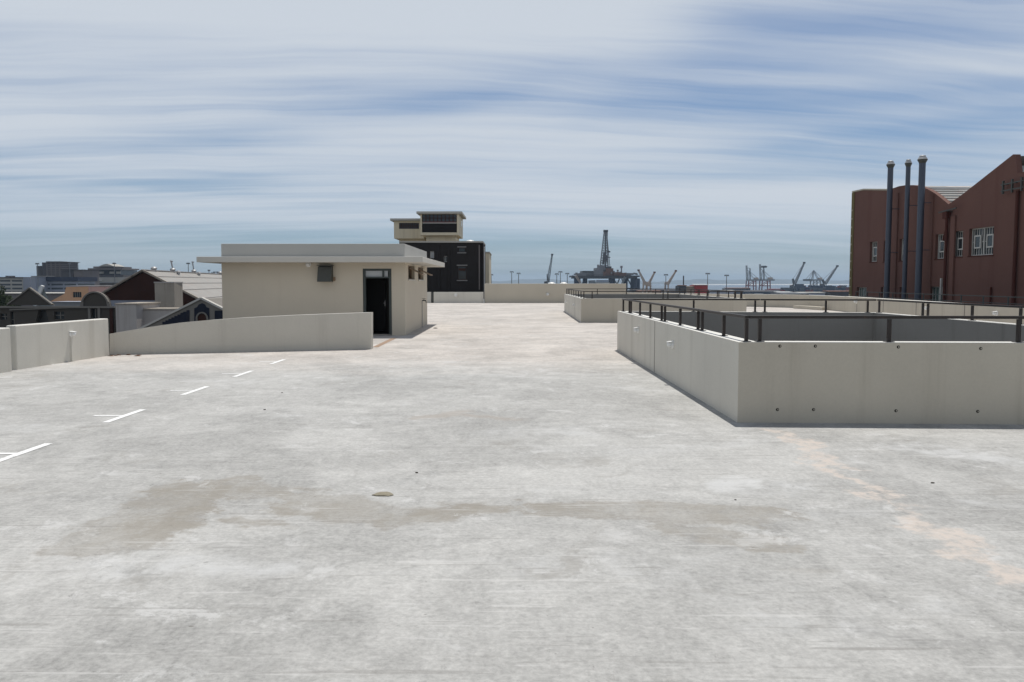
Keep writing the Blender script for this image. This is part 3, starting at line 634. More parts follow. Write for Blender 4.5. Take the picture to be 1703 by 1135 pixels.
# ================================================================== SHED
def build_shed():
    X0, X1, Y0, Y1, ZW, ZC0, ZC1, ZP = -9.27, -3.42, 26.6, 33.5, 2.36, 2.325, 2.50, 2.93
    dx0, dx1, dz = -4.77, -3.85, 2.14
    s = thing('rooftop_shed', 'cream flat-roofed stair shed with wide canopy and dark doorway', 'shed', ((X0 + X1) / 2, (Y0 + Y1) / 2, 0))
    W = M['shed_wall']
    MB().slab([(X0, -0.02), (X1, -0.02), (X1, ZW), (X0, ZW)], [[(dx0, 0.03), (dx1, 0.03), (dx1, dz), (dx0, dz)]], lambda u, v, d: (u, Y0 + d, v), 0.22).build('wall', W, s)
    wins = [(27.45, 29.25), (30.35, 32.15)]; wz0, wz1 = 1.80, 2.26
    MB().slab([(Y0 + 0.22, -0.02), (Y1 - 0.22, -0.02), (Y1 - 0.22, ZW), (Y0 + 0.22, ZW)], [[(a, wz0), (b, wz0), (b, wz1), (a, wz1)] for a, b in wins], lambda u, v, d: (X1 - d, u, v), 0.22).build('wall', W, s)
    MB().box(X0, X0 + 0.22, Y0 + 0.22, Y1 - 0.22, -0.02, ZW).build('wall', W, s)
    MB().box(X0, X1, Y1 - 0.22, Y1, -0.02, ZW).build('wall', W, s)
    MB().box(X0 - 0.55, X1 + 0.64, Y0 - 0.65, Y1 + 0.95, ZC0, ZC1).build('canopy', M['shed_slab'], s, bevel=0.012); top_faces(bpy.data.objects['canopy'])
    pm = MB(); t = 0.2
    pm.slab([(X0, Y0), (X1, Y0), (X1, Y1), (X0, Y1)], [[(X0 + t, Y0 + t), (X1 - t, Y0 + t), (X1 - t, Y1 - t), (X0 + t, Y1 - t)]], lambda u, v, d: (u, v, ZC1 - 0.01 + d), ZP - ZC1 + 0.01)
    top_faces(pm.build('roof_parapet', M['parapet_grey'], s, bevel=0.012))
    # door
    # leaf standing open inwards on its right hinge, black lining behind has the interior's shade in its colour
    hx, hy = dx1 - 0.09, Y0 + 0.18; dv = Vector((-0.22, 0.70, 0)); nv = Vector((0.70, 0.22, 0)).normalized() * 0.04
    dr = MB().prism([Vector((hx, hy, 0.04)), Vector((hx, hy, 0.04)) + dv, Vector((hx, hy, 0.04)) + dv - nv, Vector((hx, hy, 0.04)) - nv], (0, 0, 1.79)).build('door', M['door_black'], s)
    hp = Vector((hx, hy, 1.02)) + dv * 0.88 - nv; hd = MB(); hd.tube(hp, hp - nv * 1.4, 0.012); hd.bar(hp - nv * 1.4, hp - nv * 1.4 - dv * 0.16, 0.022, 0.022); hd.bar(hp + Vector((0, 0, -0.1)), hp + Vector((0, 0, 0.08)), 0.05, 0.012)
    hd.build('handle', M['galv'], dr)
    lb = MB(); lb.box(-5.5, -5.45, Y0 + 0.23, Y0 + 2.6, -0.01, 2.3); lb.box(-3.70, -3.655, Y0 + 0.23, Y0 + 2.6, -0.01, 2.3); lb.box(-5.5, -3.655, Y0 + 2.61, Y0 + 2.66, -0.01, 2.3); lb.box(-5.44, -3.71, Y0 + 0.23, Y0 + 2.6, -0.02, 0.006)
    lb.build('shade_lining', M['door_black'], s)
    fr = MB(); fr.box(dx0 + 0.004, dx0 + 0.085, Y0 + 0.03, Y0 + 0.17, 0.03, dz - 0.004); fr.box(dx1 - 0.085, dx1 - 0.004, Y0 + 0.03, Y0 + 0.17, 0.03, dz - 0.004)
    fr.box(dx0 + 0.085, dx1 - 0.085, Y0 + 0.03, Y0 + 0.17, dz - 0.07, dz - 0.004); fr.box(dx0 + 0.085, dx1 - 0.085, Y0 + 0.03, Y0 + 0.17, 1.835, 1.88)
    fr.box(dx0 + 0.62, dx0 + 0.68, Y0 + 0.04, Y0 + 0.16, 1.88, dz - 0.07)
    f_ = fr.build('door_frame', M['door_frame'], s)
    MB().box(dx0 + 0.085, dx0 + 0.62, Y0 + 0.09, Y0 + 0.10, 1.88, dz - 0.07).build('transom_pane', M['pane_pale'], f_)
    MB().box(dx0 + 0.68, dx1 - 0.125, Y0 + 0.09, Y0 + 0.10, 1.88, dz - 0.07).build('transom_pane', M['pane_pale'], f_)
    MB().box(dx0, dx1, Y0 - 0.04, Y0 + 0.16, -0.01, 0.028).build('threshold', M['joint'], s)
    # side windows with outward-tilted sashes
    for a, b in wins:
        w = MB(); w.box(X1 - 0.16, X1 - 0.10, a, b, wz0, wz0 + 0.04); w.box(X1 - 0.16, X1 - 0.10, a, b, wz1 - 0.04, wz1); w.box(X1 - 0.16, X1 - 0.10, a, a + 0.05, wz0 + 0.04, wz1 - 0.04)
        w.box(X1 - 0.16, X1 - 0.10, b - 0.05, b, wz0 + 0.04, wz1 - 0.04); w.box(X1 - 0.155, X1 - 0.105, (a + b) / 2 - 0.03, (a + b) / 2 + 0.03, wz0 + 0.04, wz1 - 0.04)
        wo = w.build('window_frame', M['sash_brown'], s)
        MB().box(X1 - 0.135, X1 - 0.128, a + 0.05, (a + b) / 2 - 0.03, wz0 + 0.04, wz1 - 0.04).build('pane', M['glass'], wo)
        sx = MB(); h0, h1 = Vector((X1 - 0.08, (a + b) / 2 + 0.05, wz1 - 0.08)), Vector((X1 - 0.08, b - 0.06, wz1 - 0.08)); out = Vector((0.42, 0, -0.20))
        for p, q in ((h0, h1), (h0 + out, h1 + out), (h0, h0 + out), (h1, h1 + out)): sx.bar(p, q, 0.045, 0.03)
        sx.build('open_sash', M['tan'], wo)
        sp = MB(); e = Vector((0, 0.02, 0)); sp.add([h0 + e, h1 - e, h1 + out - e, h0 + out + e], [(0, 1, 2, 3)]); sp.build('pane', M['glass_green'], wo)
        MB().box(X1 - 0.10, X1 + 0.03, a - 0.04, b + 0.04, wz0 - 0.045, wz0 - 0.002).build('window_sill', M['shed_slab'], s)
    # hooded louvre box beside the door
    bx = thing('hooded_box', 'dark grey tapered metal box fixed to the shed front wall', 'metal box', (-5.93, Y0, 1.95))
    m = MB(); a0, a1 = -6.15, -5.71
    m.prism([(a0, Y0 + 0.005, 1.72), (a0, Y0 + 0.005, 2.22), (a0, Y0 - 0.20, 2.20), (a0, Y0 - 0.36, 1.72)], (a1 - a0, 0, 0)); m.build('hood', M['dark_metal'], bx, bevel=0.01)
    MB().box(a0 - 0.03, a1 + 0.03, Y0 - 0.22, Y0 + 0.003, 2.222, 2.245).build('cap', M['dark_metal'], bx)
    MB().box(a1 - 0.06, a1 + 0.07, Y0 - 0.06, Y0 + 0.004, 1.75, 1.87).build('junction_box', M['sash_brown'], bx)
    # standpipe with tap
    tp = thing('standpipe', 'thin standpipe with a tap against the shed side wall', 'tap', (X1 + 0.05, 31.3, 0))
    MB().tube((X1 + 0.04, 31.3, 0), (X1 + 0.04, 31.3, 1.02), 0.016).build('pipe', M['pipe_grey'], tp, smooth=True)
    m = MB(); m.tube((X1 + 0.04, 31.3, 1.02), (X1 + 0.18, 31.3, 1.02), 0.022); m.tube((X1 + 0.17, 31.3, 1.02), (X1 + 0.19, 31.3, 0.93), 0.016); m.tube((X1 + 0.1, 31.3, 1.02), (X1 + 0.1, 31.3, 1.09), 0.01); m.bar((X1 + 0.03, 31.3, 1.09), (X1 + 0.17, 31.3, 1.09), 0.02, 0.015)
    m.build('tap', M['dark_metal'], tp)
build_shed()

# ================================================================== small litter on the deck
def stone(label, px, py, r, mat, flat=0.6, seed=1):
    rnd = random.Random(seed); c = G(px, py); bm = bmesh.new(); bmesh.ops.create_icosphere(bm, subdivisions=2, radius=r)
    for v in bm.verts: v.co *= rnd.uniform(0.72, 1.15); v.co.x *= 1.25; v.co.z *= flat; v.co.z = max(v.co.z, -r * flat * 0.4)
    m = MB(); m.add([c + v.co + Vector((0, 0, r * flat * 0.38)) for v in bm.verts], [[v.index for v in f.verts] for f in bm.faces]); bm.free()
    return tag(m.build('stone', mat, origin=c), label, 'stone', 'loose stones and rubble on the deck')
stone('small black stone in the middle of the deck', 693, 787, 0.012, M['stone_dark'], seed=2)
stone('small black stone on the deck at right, below the near light well', 1551, 804, 0.013, M['stone_dark'], seed=3)
stone('dark pebble right of the parking marks', 440, 682, 0.014, M['stone_dark'], seed=4)
stone('tiny pebble level with the third parking mark', 469, 654, 0.013, M['stone_dark'], seed=5)
stone('flat olive lump of rubble beside the brown stain', 637, 823, 0.07, M['stone_olive'], 0.16, seed=6)
stone('speck of gravel just below the brown stain at right', 1223, 832, 0.008, M['stone_dark'], seed=8)
stone('dark speck on the deck before the far light well', 961, 526.5, 0.05, M['stone_dark'], 0.3, seed=9)
stone('dark lump at the tip of the shed shadow', 724, 546.5, 0.07, M['stone_dark'], 0.3, seed=10)
lt = MB(); rnd = random.Random(4); c0 = G(176, 591)
for k in range(34):
    c = c0 + Vector((rnd.uniform(-0.35, 0.9), rnd.uniform(-0.28, 0.05), 0)); a = rnd.uniform(0, 6.28); l = rnd.uniform(0.03, 0.10)
    e = Vector((math.cos(a), math.sin(a), 0)) * l; f = Vector((-math.sin(a), math.cos(a), 0)) * l * 0.4; h = Vector((0, 0, rnd.uniform(0.008, 0.03)))
    lt.add([c - e, c - f + h, c + e, c + f + h], [(0, 1, 2), (0, 2, 3)])
tag(lt.build('leaf_litter', M['debris']), 'dry litter blown into the corner of the left parapet', 'litter', kind='stuff')

# ================================================================== RED BUILDING ON THE RIGHT
def build_red():
    XW = 25.0
    def yz(px, py, X=XW): q = PX(px, py, X); return (q.y, q.z)
    t = thing('red_building', 'rust red building with vaulted and sawtooth roofline behind three steel flues', 'building', (XW + 6, 45, -14))
    prof = [(1418, 320.5), (1437, 316.5), (1478, 317)]
    c0 = [(1485, 313.5), (1495, 310), (1507, 308.2), (1519, 308.3), (1531, 310.3), (1543, 315), (1555, 322), (1566, 330.5), (1577.5, 340)]
    saw = [(1600, 324), (1685, 257), (1688.5, 257.2)]
    pts = [yz(*p) for p in prof + c0 + saw]
    end = yz(1692, 288); pts.append((end[0], end[1]))
    pts.append((36.0, end[1] - 0.3)); pts.append((36.0, -14)); pts.append((pts[0][0], -14))
    wins = {}
    ups = [(1447, 1459, 403, 436), (1470, 1480, 401, 436), (1496, 1507, 398, 434), (1524, 1533, 394.5, 433), (1556, 1571, 390.5, 431), (1585, 1602, 385.5, 427.5), (1612, 1653, 381, 426)]
    lows = [(1425, 1441, 478, 500), (1465, 1477, 478, 501), (1496, 1506, 478, 502), (1546, 1568, 477, 503)]
    rects = []
    for i, (a, b, y0, y1) in enumerate(ups + lows):
        p = yz(a, y0); q = yz(b, y0); r = yz(a, y1); rects.append((q[0], p[0], r[1], p[1]))
    holes = [[(a, c), (b, c), (b, d), (a, d)] for a, b, c, d in rects]
    wall = MB().slab(pts, holes, lambda u, v, d: (XW + d, u, v), 0.27).build('wall', M['brick_red'], t)
    # end wall, closing the far end
    ey, ez = pts[0]
    MB().box(XW + 0.27, XW + 22, ey - 0.4, ey, -14, ez - 0.3).build('end_wall', M['brick_red'], t)
    # vaulted roof sheet following the skyline, set a little inside the wall
    vr = [yz(*p) for p in prof + c0]; m = MB(); n = len(vr)
    for k in range(10):
        m.cur = k % 2
        xa, xb = XW + 0.28 + k * 1.6, XW + 0.28 + (k + 1) * 1.6 - 0.02
        vs = [(xa, y, z - 0.06) for y, z in vr] + [(xb, y, z - 0.06) for y, z in vr]
        m.add(vs, [(i, i + 1, n + i + 1, n + i) for i in range(n - 1)])
    m.build('vault_roof', [M['roof_light'], M['stained_wall']], t)
    ribs = MB()
    for i in range(n - 1):
        (y, z), (y2, z2) = vr[i], vr[i + 1]
        if i >= 7:
            for f in (0.3, 0.8):
                yy, zz = y + (y2 - y) * f, z + (z2 - z) * f; ribs.bar((XW + 0.29, yy, zz - 0.02), (XW + 16, yy, zz - 0.02), 0.10, 0.05)
    ribs.build('roof_rib', M['white_roof'], t)
    sy = [yz(*p) for p in saw]
    m = MB(); m.add([(XW + 0.28, sy[0][0] + 0.9, sy[0][1] - 0.7), (XW + 0.28, sy[1][0], sy[1][1] - 0.08), (XW + 16, sy[1][0], sy[1][1] - 0.08), (XW + 16, sy[0][0] + 0.9, sy[0][1] - 0.7)], [(0, 1, 2, 3)])
    m.build('sawtooth_roof', M['roof_light'], t)
    # coping along the far flat part
    cp = MB()
    for a, b in ((0, 1), (1, 2)): cp.bar((XW + 0.13, pts[a][0], pts[a][1] + 0.05), (XW + 0.13, pts[b][0], pts[b][1] + 0.05), 0.36, 0.10)
    cp.build('coping', M['quoin_pale'], t)
    # quoin strip at the corner
    MB().box(XW - 0.05, XW + 0.004, ey - 0.42, ey + 0.02, -14, ez - 0.02).build('quoin', M['quoin'], t)
    qs = MB(); z = -3.0
    while z < ez - 1.2: qs.box(XW - 0.062, XW - 0.045, ey - 0.2, ey + 0.03, z, z + 0.10); z += 0.62
    qs.build('quoin_stone', M['quoin_pale'], t)
    # windows
    for i, (ya, yb, za, zb) in enumerate(rects):
        up = i < len(ups); xg = XW + 0.17
        w = MB(); fw = 0.05
        w.box(xg, xg + 0.05, ya, yb, za, za + fw); w.box(xg, xg + 0.05, ya, yb, zb - fw, zb); w.box(xg, xg + 0.05, ya, ya + fw, za + fw, zb - fw); w.box(xg, xg + 0.05, yb - fw, yb, za + fw, zb - fw)
        bays = [(ya, yb)]
        if i == 6: ym = (ya + yb) / 2; w.box(xg - 0.01, xg + 0.05, ym - 0.035, ym + 0.035, za + fw, zb - fw); bays = [(ya, ym), (ym, yb)]
        for a, b in bays:
            nb = 5 if up else 4
            for k in range(1, nb):
                y = a + (b - a) * k / nb; w.box(xg + 0.01, xg + 0.035, y - 0.014, y + 0.014, za + fw, zb - fw)
            if up: w.box(xg + 0.012, xg + 0.037, a, b, (za + zb) / 2 - 0.015, (za + zb) / 2 + 0.015)
        wo = w.build('window', M['frame_white'], t)
        MB().box(xg + 0.052, xg + 0.06, ya, yb, za, zb).build('pane', M['glass'] if up else M['glass_green'], wo)
        if up:
            for a, b in bays:
                sw = (b - a); y0, y1 = a + sw * 0.20, a + sw * 0.74; z0, z1 = za + (zb - za) * 0.26, za + (zb - za) * 0.74
                s_ = MB(); f = 0.075; x0, x1 = xg - 0.05, xg - 0.005
                s_.box(x0, x1, y0, y1, z0, z0 + f); s_.box(x0, x1, y0, y1, z1 - f, z1); s_.box(x0, x1, y0, y0 + f, z0 + f, z1 - f); s_.box(x0, x1, y1 - f, y1, z0 + f, z1 - f)
                so_ = s_.build('sash', M['frame_white'], wo)
                MB().box(xg - 0.02, xg - 0.012, y0 + f, y1 - f, z0 + f, z1 - f).build('sash_pane', M['glass'], wo)
        MB().box(XW - 0.03, XW + 0.2, ya - 0.05, yb + 0.05, za - 0.07, za - 0.003).build('window_sill', M['brick_dark'], t)
    # pilasters and rainwater goods
    for px in (1491, 1549):
        y = yz(px, 400)[0]; z1 = yz(px, 316)[1]
        MB().box(XW - 0.07, XW + 0.002, y - 0.16, y + 0.16, -14, z1 - 0.25).build('pilaster', M['brick_red'], t)
    y = yz(1578, 400)[0]
    hp = MB(); hp.tube((XW - 0.16, y, -14), (XW - 0.16, y, yz(1578, 362)[1]), 0.085); hp.prism([(XW - 0.32, y - 0.22, yz(1578, 352)[1]), (XW - 0.0, y - 0.22, yz(1578, 352)[1]), (XW - 0.06, y - 0.12, yz(1578, 364)[1]), (XW - 0.26, y - 0.12, yz(1578, 364)[1])], (0, 0.44, 0))
    hp.tube((XW - 0.16, y, yz(1578, 380)[1]), (XW - 0.16, y + 0.3, yz(1578, 400)[1]), 0.07)
    hp.build('rainwater_pipe', M['brick_dark'], t, smooth=True)
    MB().box(XW - 0.1, XW + 0.002, y - 0.75, y - 0.28, -14, yz(1584, 360)[1]).build('pilaster', M['brick_red'], t)
    y = yz(1693, 400)[0]
    MB().tube((XW - 0.12, y, -14), (XW - 0.12, y, yz(1693, 318)[1]), 0.09).build('rainwater_pipe', M['brick_dark'], t, smooth=True)
    y = yz(1650, 490)[0]; MB().tube((XW - 0.08, y, -14), (XW - 0.08, y, yz(1650, 478)[1]), 0.05).build('waste_pipe', M['brick_dark'], t, smooth=True)
    y = yz(1567, 480)[0]; MB().bar((XW - 0.07, y, -2), (XW - 0.07, y, yz(1567, 463)[1]), 0.1, 0.1).build('vent_pipe', M['frame_white'], t)
    # steel bracket high on the sawtooth wall and arm beside the hopper
    b = MB(); p = yz(1673, 308); q = yz(1712, 304)
    for dz in (0, -0.32): b.bar((XW - 0.25, p[0], p[1] + dz), (XW - 0.25, q[0], p[1] + dz), 0.06, 0.06)
    for f in (0.1, 0.5, 0.9):
        yy = p[0] + (q[0] - p[0]) * f; b.bar((XW - 0.25, yy, p[1] + 0.18), (XW - 0.25, yy, p[1] - 0.48), 0.09, 0.09); b.bar((XW - 0.25, yy, p[1]), (XW + 0.02, yy, p[1]), 0.05, 0.05)
    b.build('bracket', M['dark_metal'], t)
    b = MB(); p = yz(1570, 354); q = yz(1599, 353); b.bar((XW - 0.3, p[0], p[1]), (XW - 0.3, q[0], p[1] + 0.1), 0.07, 0.07); b.bar((XW - 0.3, (p[0] + q[0]) / 2, p[1]), (XW + 0.02, (p[0] + q[0]) / 2, p[1]), 0.05, 0.05)
    b.build('bracket', M['dark_metal'], t)
    # white ventilator at the frame edge
    v = PX(1706, 290, XW + 1.0); MB().lathe((v.x, v.y, v.z - 0.8), [(0.4, 0), (0.4, 0.5), (0.75, 0.6), (0.75, 0.9), (0.35, 1.2), (0, 1.25)]).build('ventilator', M['white_roof'], t, smooth=True)
    # flues
    for (px, py, w, lab) in ((1481.5, 268, 0.172, 'left steel flue of the three before the red building, second tallest'), (1511, 265.5, 0.138, 'thin middle steel flue of the three before the red building'), (1534.5, 259, 0.188, 'right steel flue of the three, the tallest and thickest')):
        XF = XW - 0.65; q = PX(px, py, XF); z1 = q.z
        f = thing('flue', lab, 'chimney', (q.x, q.y, -14), 'steel flues before the red building')
        MB().tube((q.x, q.y, -14), (q.x, q.y, z1 - 0.46), w, w, 20).build('pipe', M['flue'], f, smooth=True)
        MB().lathe((q.x, q.y, z1 - 0.46), [(w * 1.03, 0), (w * 1.05, 0.04), (w * 1.5, 0.19), (w * 1.55, 0.23)], n=20).build('cone', M['dark_metal'], f, smooth=True)
        MB().lathe((q.x, q.y, z1 - 0.229), [(w * 1.52, 0), (w * 1.15, 0.13), (w * 0.95, 0.135), (w * 0.95, 0.21), (w * 0.8, 0.23)], n=20).build('cap', M['galv'], f, smooth=True)
        for z in (-1.0, 3.6, 6.4):
            bd = MB(); bd.tube((q.x, q.y, z), (q.x, q.y, z + 0.07), w + 0.012, w + 0.012, 20); bd.bar((q.x + w * 0.5, q.y, z + 0.03), (XW + 0.02, q.y, z + 0.03), 0.04, 0.04); bd.build('clamp', M['flue'], f)
    # low rail beyond the parapet
    r = MB(); a = Vector((21.5, 52, 0.9)); b_ = Vector((19.3, 27, 0.9)); L = 12
    r.bar(a + Vector((0, 0, 0.22)), b_ + Vector((0, 0, 0.22)), 0.05, 0.035); r.bar(a - Vector((0, 0, 0.05)), b_ - Vector((0, 0, 0.05)), 0.04, 0.03)
    for k in range(L + 1): p = a.lerp(b_, k / L); r.bar(p + Vector((0, 0, -1.6)), p + Vector((0, 0, 0.22)), 0.045, 0.045)
    tag(r.build('street_railing', M['door_frame'], origin=(20, 40, -0.7)), 'thin dark rail beyond the long parapet, before the red building', 'railing')
build_red()

# ================================================================== CHARCOAL BUILDING WITH LIFT TOWERS
def build_charcoal():
    Y = 73.0; p0 = P(664, 404, Y); p1 = P(798, 404, Y); zt = p0.z
    t = thing('charcoal_building', 'charcoal brick building behind the low pale far parapet', 'building', ((p0.x + p1.x) / 2, Y + 4, -14))
    def r(a, b, y0, y1): q = P(a, y0, Y); w = P(b, y1, Y); return (q.x, w.x, w.z, q.z)
    wr = [r(715, 722, 418, 430), r(738, 744, 426, 436), r(762, 774, 412, 420), r(761, 776, 442.5, 466)]
    MB().slab([(p0.x, -14), (p1.x, -14), (p1.x, zt), (p0.x, zt)], [[(a, c), (b, c), (b, d), (a, d)] for a, b, c, d in wr], lambda u, v, d: (u, Y + d, v), 0.4).build('wall', M['dark_brick'], t)
    for i, (a, b, c, d) in enumerate(wr):
        w = MB(); w.box(a, b, Y + 0.15, Y + 0.2, c, c + 0.05); w.box(a, b, Y + 0.15, Y + 0.2, d - 0.05, d)
        w.box(a, a + 0.04, Y + 0.15, Y + 0.2, c + 0.05, d - 0.05); w.box(b - 0.04, b, Y + 0.15, Y + 0.2, c + 0.05, d - 0.05)
        if i < 2: w.box((a + b) / 2 - 0.02, (a + b) / 2 + 0.02, Y + 0.15, Y + 0.2, c + 0.05, d - 0.05)
        wo = w.build('window', M['pipe_grey'] if i < 2 else M['rust_gable'], t); MB().box(a, b, Y + 0.202, Y + 0.21, c, d).build('pane', M['pane_pale'] if i == 0 else M['glass'], wo)
        if i >= 2:
            MB().box(a - 0.08, b + 0.08, Y - 0.05, Y + 0.1, d + 0.003, d + 0.10).build('lintel', M['charcoal_trim'], t); MB().box(a - 0.08, b + 0.08, Y - 0.06, Y + 0.14, c - 0.09, c - 0.003).build('window_sill', M['charcoal_trim'], t)
    w = wr[3]; MB().box(w[0] + 0.1, w[1] - 0.1, Y + 0.08, Y + 0.12, w[3] - 0.42, w[3] - 0.22).build('red_blind', M['rust_gable'], t)
    for px in (700, 729, 746):
        q = P(px, 430, Y); MB().box(q.x - 0.12, q.x + 0.12, Y - 0.08, Y + 0.003, -14, zt - 0.3).build('brick_fin', M['dark_brick'], t)
    Xr = p1.x
    MB().box(Xr, Xr + 0.28, Y + 0.4, Y + 6.5, -14, zt - 0.05).build('side_wall', M['dark_brick'], t)
    MB().box(Xr - 0.10, Xr - 0.0, Y - 0.09, Y - 0.003, P(798, 482, Y).z, zt - 0.2).build('corner_strip', M['office_grey'], t)
    MB().tube((Xr + 0.34, Y + 1.2, -14), (Xr + 0.34, Y + 1.2, zt - 0.3), 0.06).build('downpipe', M['white_roof'], t, smooth=True)
    MB().box(p0.x, Xr + 0.3, Y - 0.12, Y + 6.6, zt + 0.002, zt + 0.14).build('roof_slab', M['office_light'], t)
    d = P(782, 403, Y + 3); MB().lathe((d.x, d.y, zt + 0.14), [(0.45, 0), (0.42, 0.1), (0.3, 0.2), (0.0, 0.26)], n=20).build('roof_dome', M['ivory'], t, smooth=True)
    # front tower
    def tower(name, label, Yt, xa, xb, ytop, ybot, na, nb, depth, winbox, big):
        a = P(xa, ytop, Yt); b = P(xb, ybot, Yt); z1, z0 = a.z, b.z; X0, X1 = a.x, b.x
        tt = thing(name, label, 'tower', ((X0 + X1) / 2, Yt + depth / 2, -14), 'lift towers above the charcoal building')
        q = P(winbox[0], winbox[2], Yt); w = P(winbox[1], winbox[3], Yt); wx0, wx1, wz0, wz1 = q.x, w.x, w.z, q.z
        MB().slab([(X0, z0), (X1, z0), (X1, z1), (X0, z1)], [[(wx0, wz0), (wx1, wz0), (wx1, wz1), (wx0, wz1)]], lambda u, v, d_: (u, Yt + d_, v), 0.3).build('wall', M['tower_cream'], tt)
        MB().box(X1 - 0.3, X1, Yt + 0.3, Yt + depth, z0, z1).build('side_wall', M['tower_cream'], tt)
        MB().box(X0, X0 + 0.3, Yt + 0.3, Yt + depth, z0, z1).build('side_wall', M['tower_cream'], tt)
        MB().box(X0 + 0.3, X1 - 0.3, Yt + depth - 0.3, Yt + depth, z0, z1).build('rear_wall', M['tower_cream'], tt)
        MB().box(X0 + 0.3, X1 - 0.3, Yt + 0.3, Yt + depth - 0.3, z0 + 0.003, z0 + 0.2).build('floor_slab', M['tower_cream'], tt)
        MB().box(X0 - 0.35, X1 + 0.35, Yt - 0.35, Yt + depth + 0.35, z1 + 0.002, z1 + 0.22).build('roof_slab', M['tower_trim'], tt)
        na_ = P(na, ybot, Yt + 0.8).x; nb_ = P(nb, ybot, Yt + 0.8).x
        MB().box(na_, nb_, Yt + 0.8, Yt + depth - 0.8, -14, z0 - 0.003).build('shaft', M['tower_cream'], tt)
        if big:
            zm = wz0 + (wz1 - wz0) * 0.52
            pn = MB().box(wx0 + 0.02, wx1 - 0.02, Yt + 0.10, Yt + 0.16, wz0 + 0.02, zm - 0.06).build('dark_panel', M['dark_brick'], tt)
            MB().box(wx0 + 0.1, wx1 - 0.1, Yt + 0.03, Yt + 0.16, zm - 0.055, zm + 0.05).build('transom', M['office_light'], tt)
            MB().box(wx0 + 0.1, wx1 - 0.1, Yt + 0.05, Yt + 0.16, zm + 0.055, zm + 0.12).build('red_strip', M['crane_red'], tt)
            zz0 = zm + 0.12
        else: zz0 = wz0
        f = MB(); n = 9
        for k in range(n + 1):
            x = wx0 + (wx1 - wx0) * k / n; f.box(x - 0.045, x + 0.045, Yt + 0.12, Yt + 0.18, zz0, wz1)
        f.box(wx0, wx1, Yt + 0.13, Yt + 0.17, (zz0 + wz1) / 2 - 0.03, (zz0 + wz1) / 2 + 0.03)
        wo = f.build('window', M['rust_gable'], tt); MB().box(wx0, wx1, Yt + 0.20, Yt + 0.21, zz0, wz1).build('pane', M['glass'], wo)
        if big: MB().box(X1 - 0.02, X1 + 0.012, Yt + depth * 0.62, Yt + depth * 0.75, (z0 + z1) / 2 + 0.1, (z0 + z1) / 2 + 0.7).build('side_window', M['glass'], tt)
    tower('lift_tower', 'right lift tower with a dark glazed front, taller of the two', 84.0, 699, 763, 356, 391.5, 709, 758, 7.0, (701.5, 760, 356.5, 387), True)
    tower('lift_tower', 'left lift tower with a short row of windows, set lower behind the other', 88.0, 655, 705, 367.5, 397, 664, 707, 7.0, (663.5, 697, 371, 381), False)
    b = P(806, 421, 82); c = P(813.5, 421, 82)
    bb = MB().box(b.x, c.x, 82, 90, -14, b.z); o = bb.build('narrow_building', M['tower_cream'], origin=(b.x, 85, -14)); tag(o, 'narrow beige block peeping out right of the charcoal building', 'building')
    MB().box(b.x - 0.1, c.x + 0.06, 81.9, 90.1, b.z + 0.002, b.z + 0.12).build('roof_edge', M['tower_trim'], o)
build_charcoal()
for px, py, w, lab in ((917.5, 470.6, 0.42, 'left white roof dome peeping over the high far wall by the dark crane'), (937.5, 470.6, 0.42, 'right white roof dome peeping over the high far wall')):
    c = P(px, py, 76); m = MB().lathe((c.x, c.y, c.z - 1.6), [(w * 0.9, 0), (w * 0.9, 1.35), (w, 1.4), (w * 0.8, 1.55), (w * 0.4, 1.64), (0, 1.66)], n=20)
    tag(m.build('roof_dome', M['ivory'], origin=(c.x, c.y, c.z - 1.6), smooth=True), lab, 'dome', 'white roof domes')

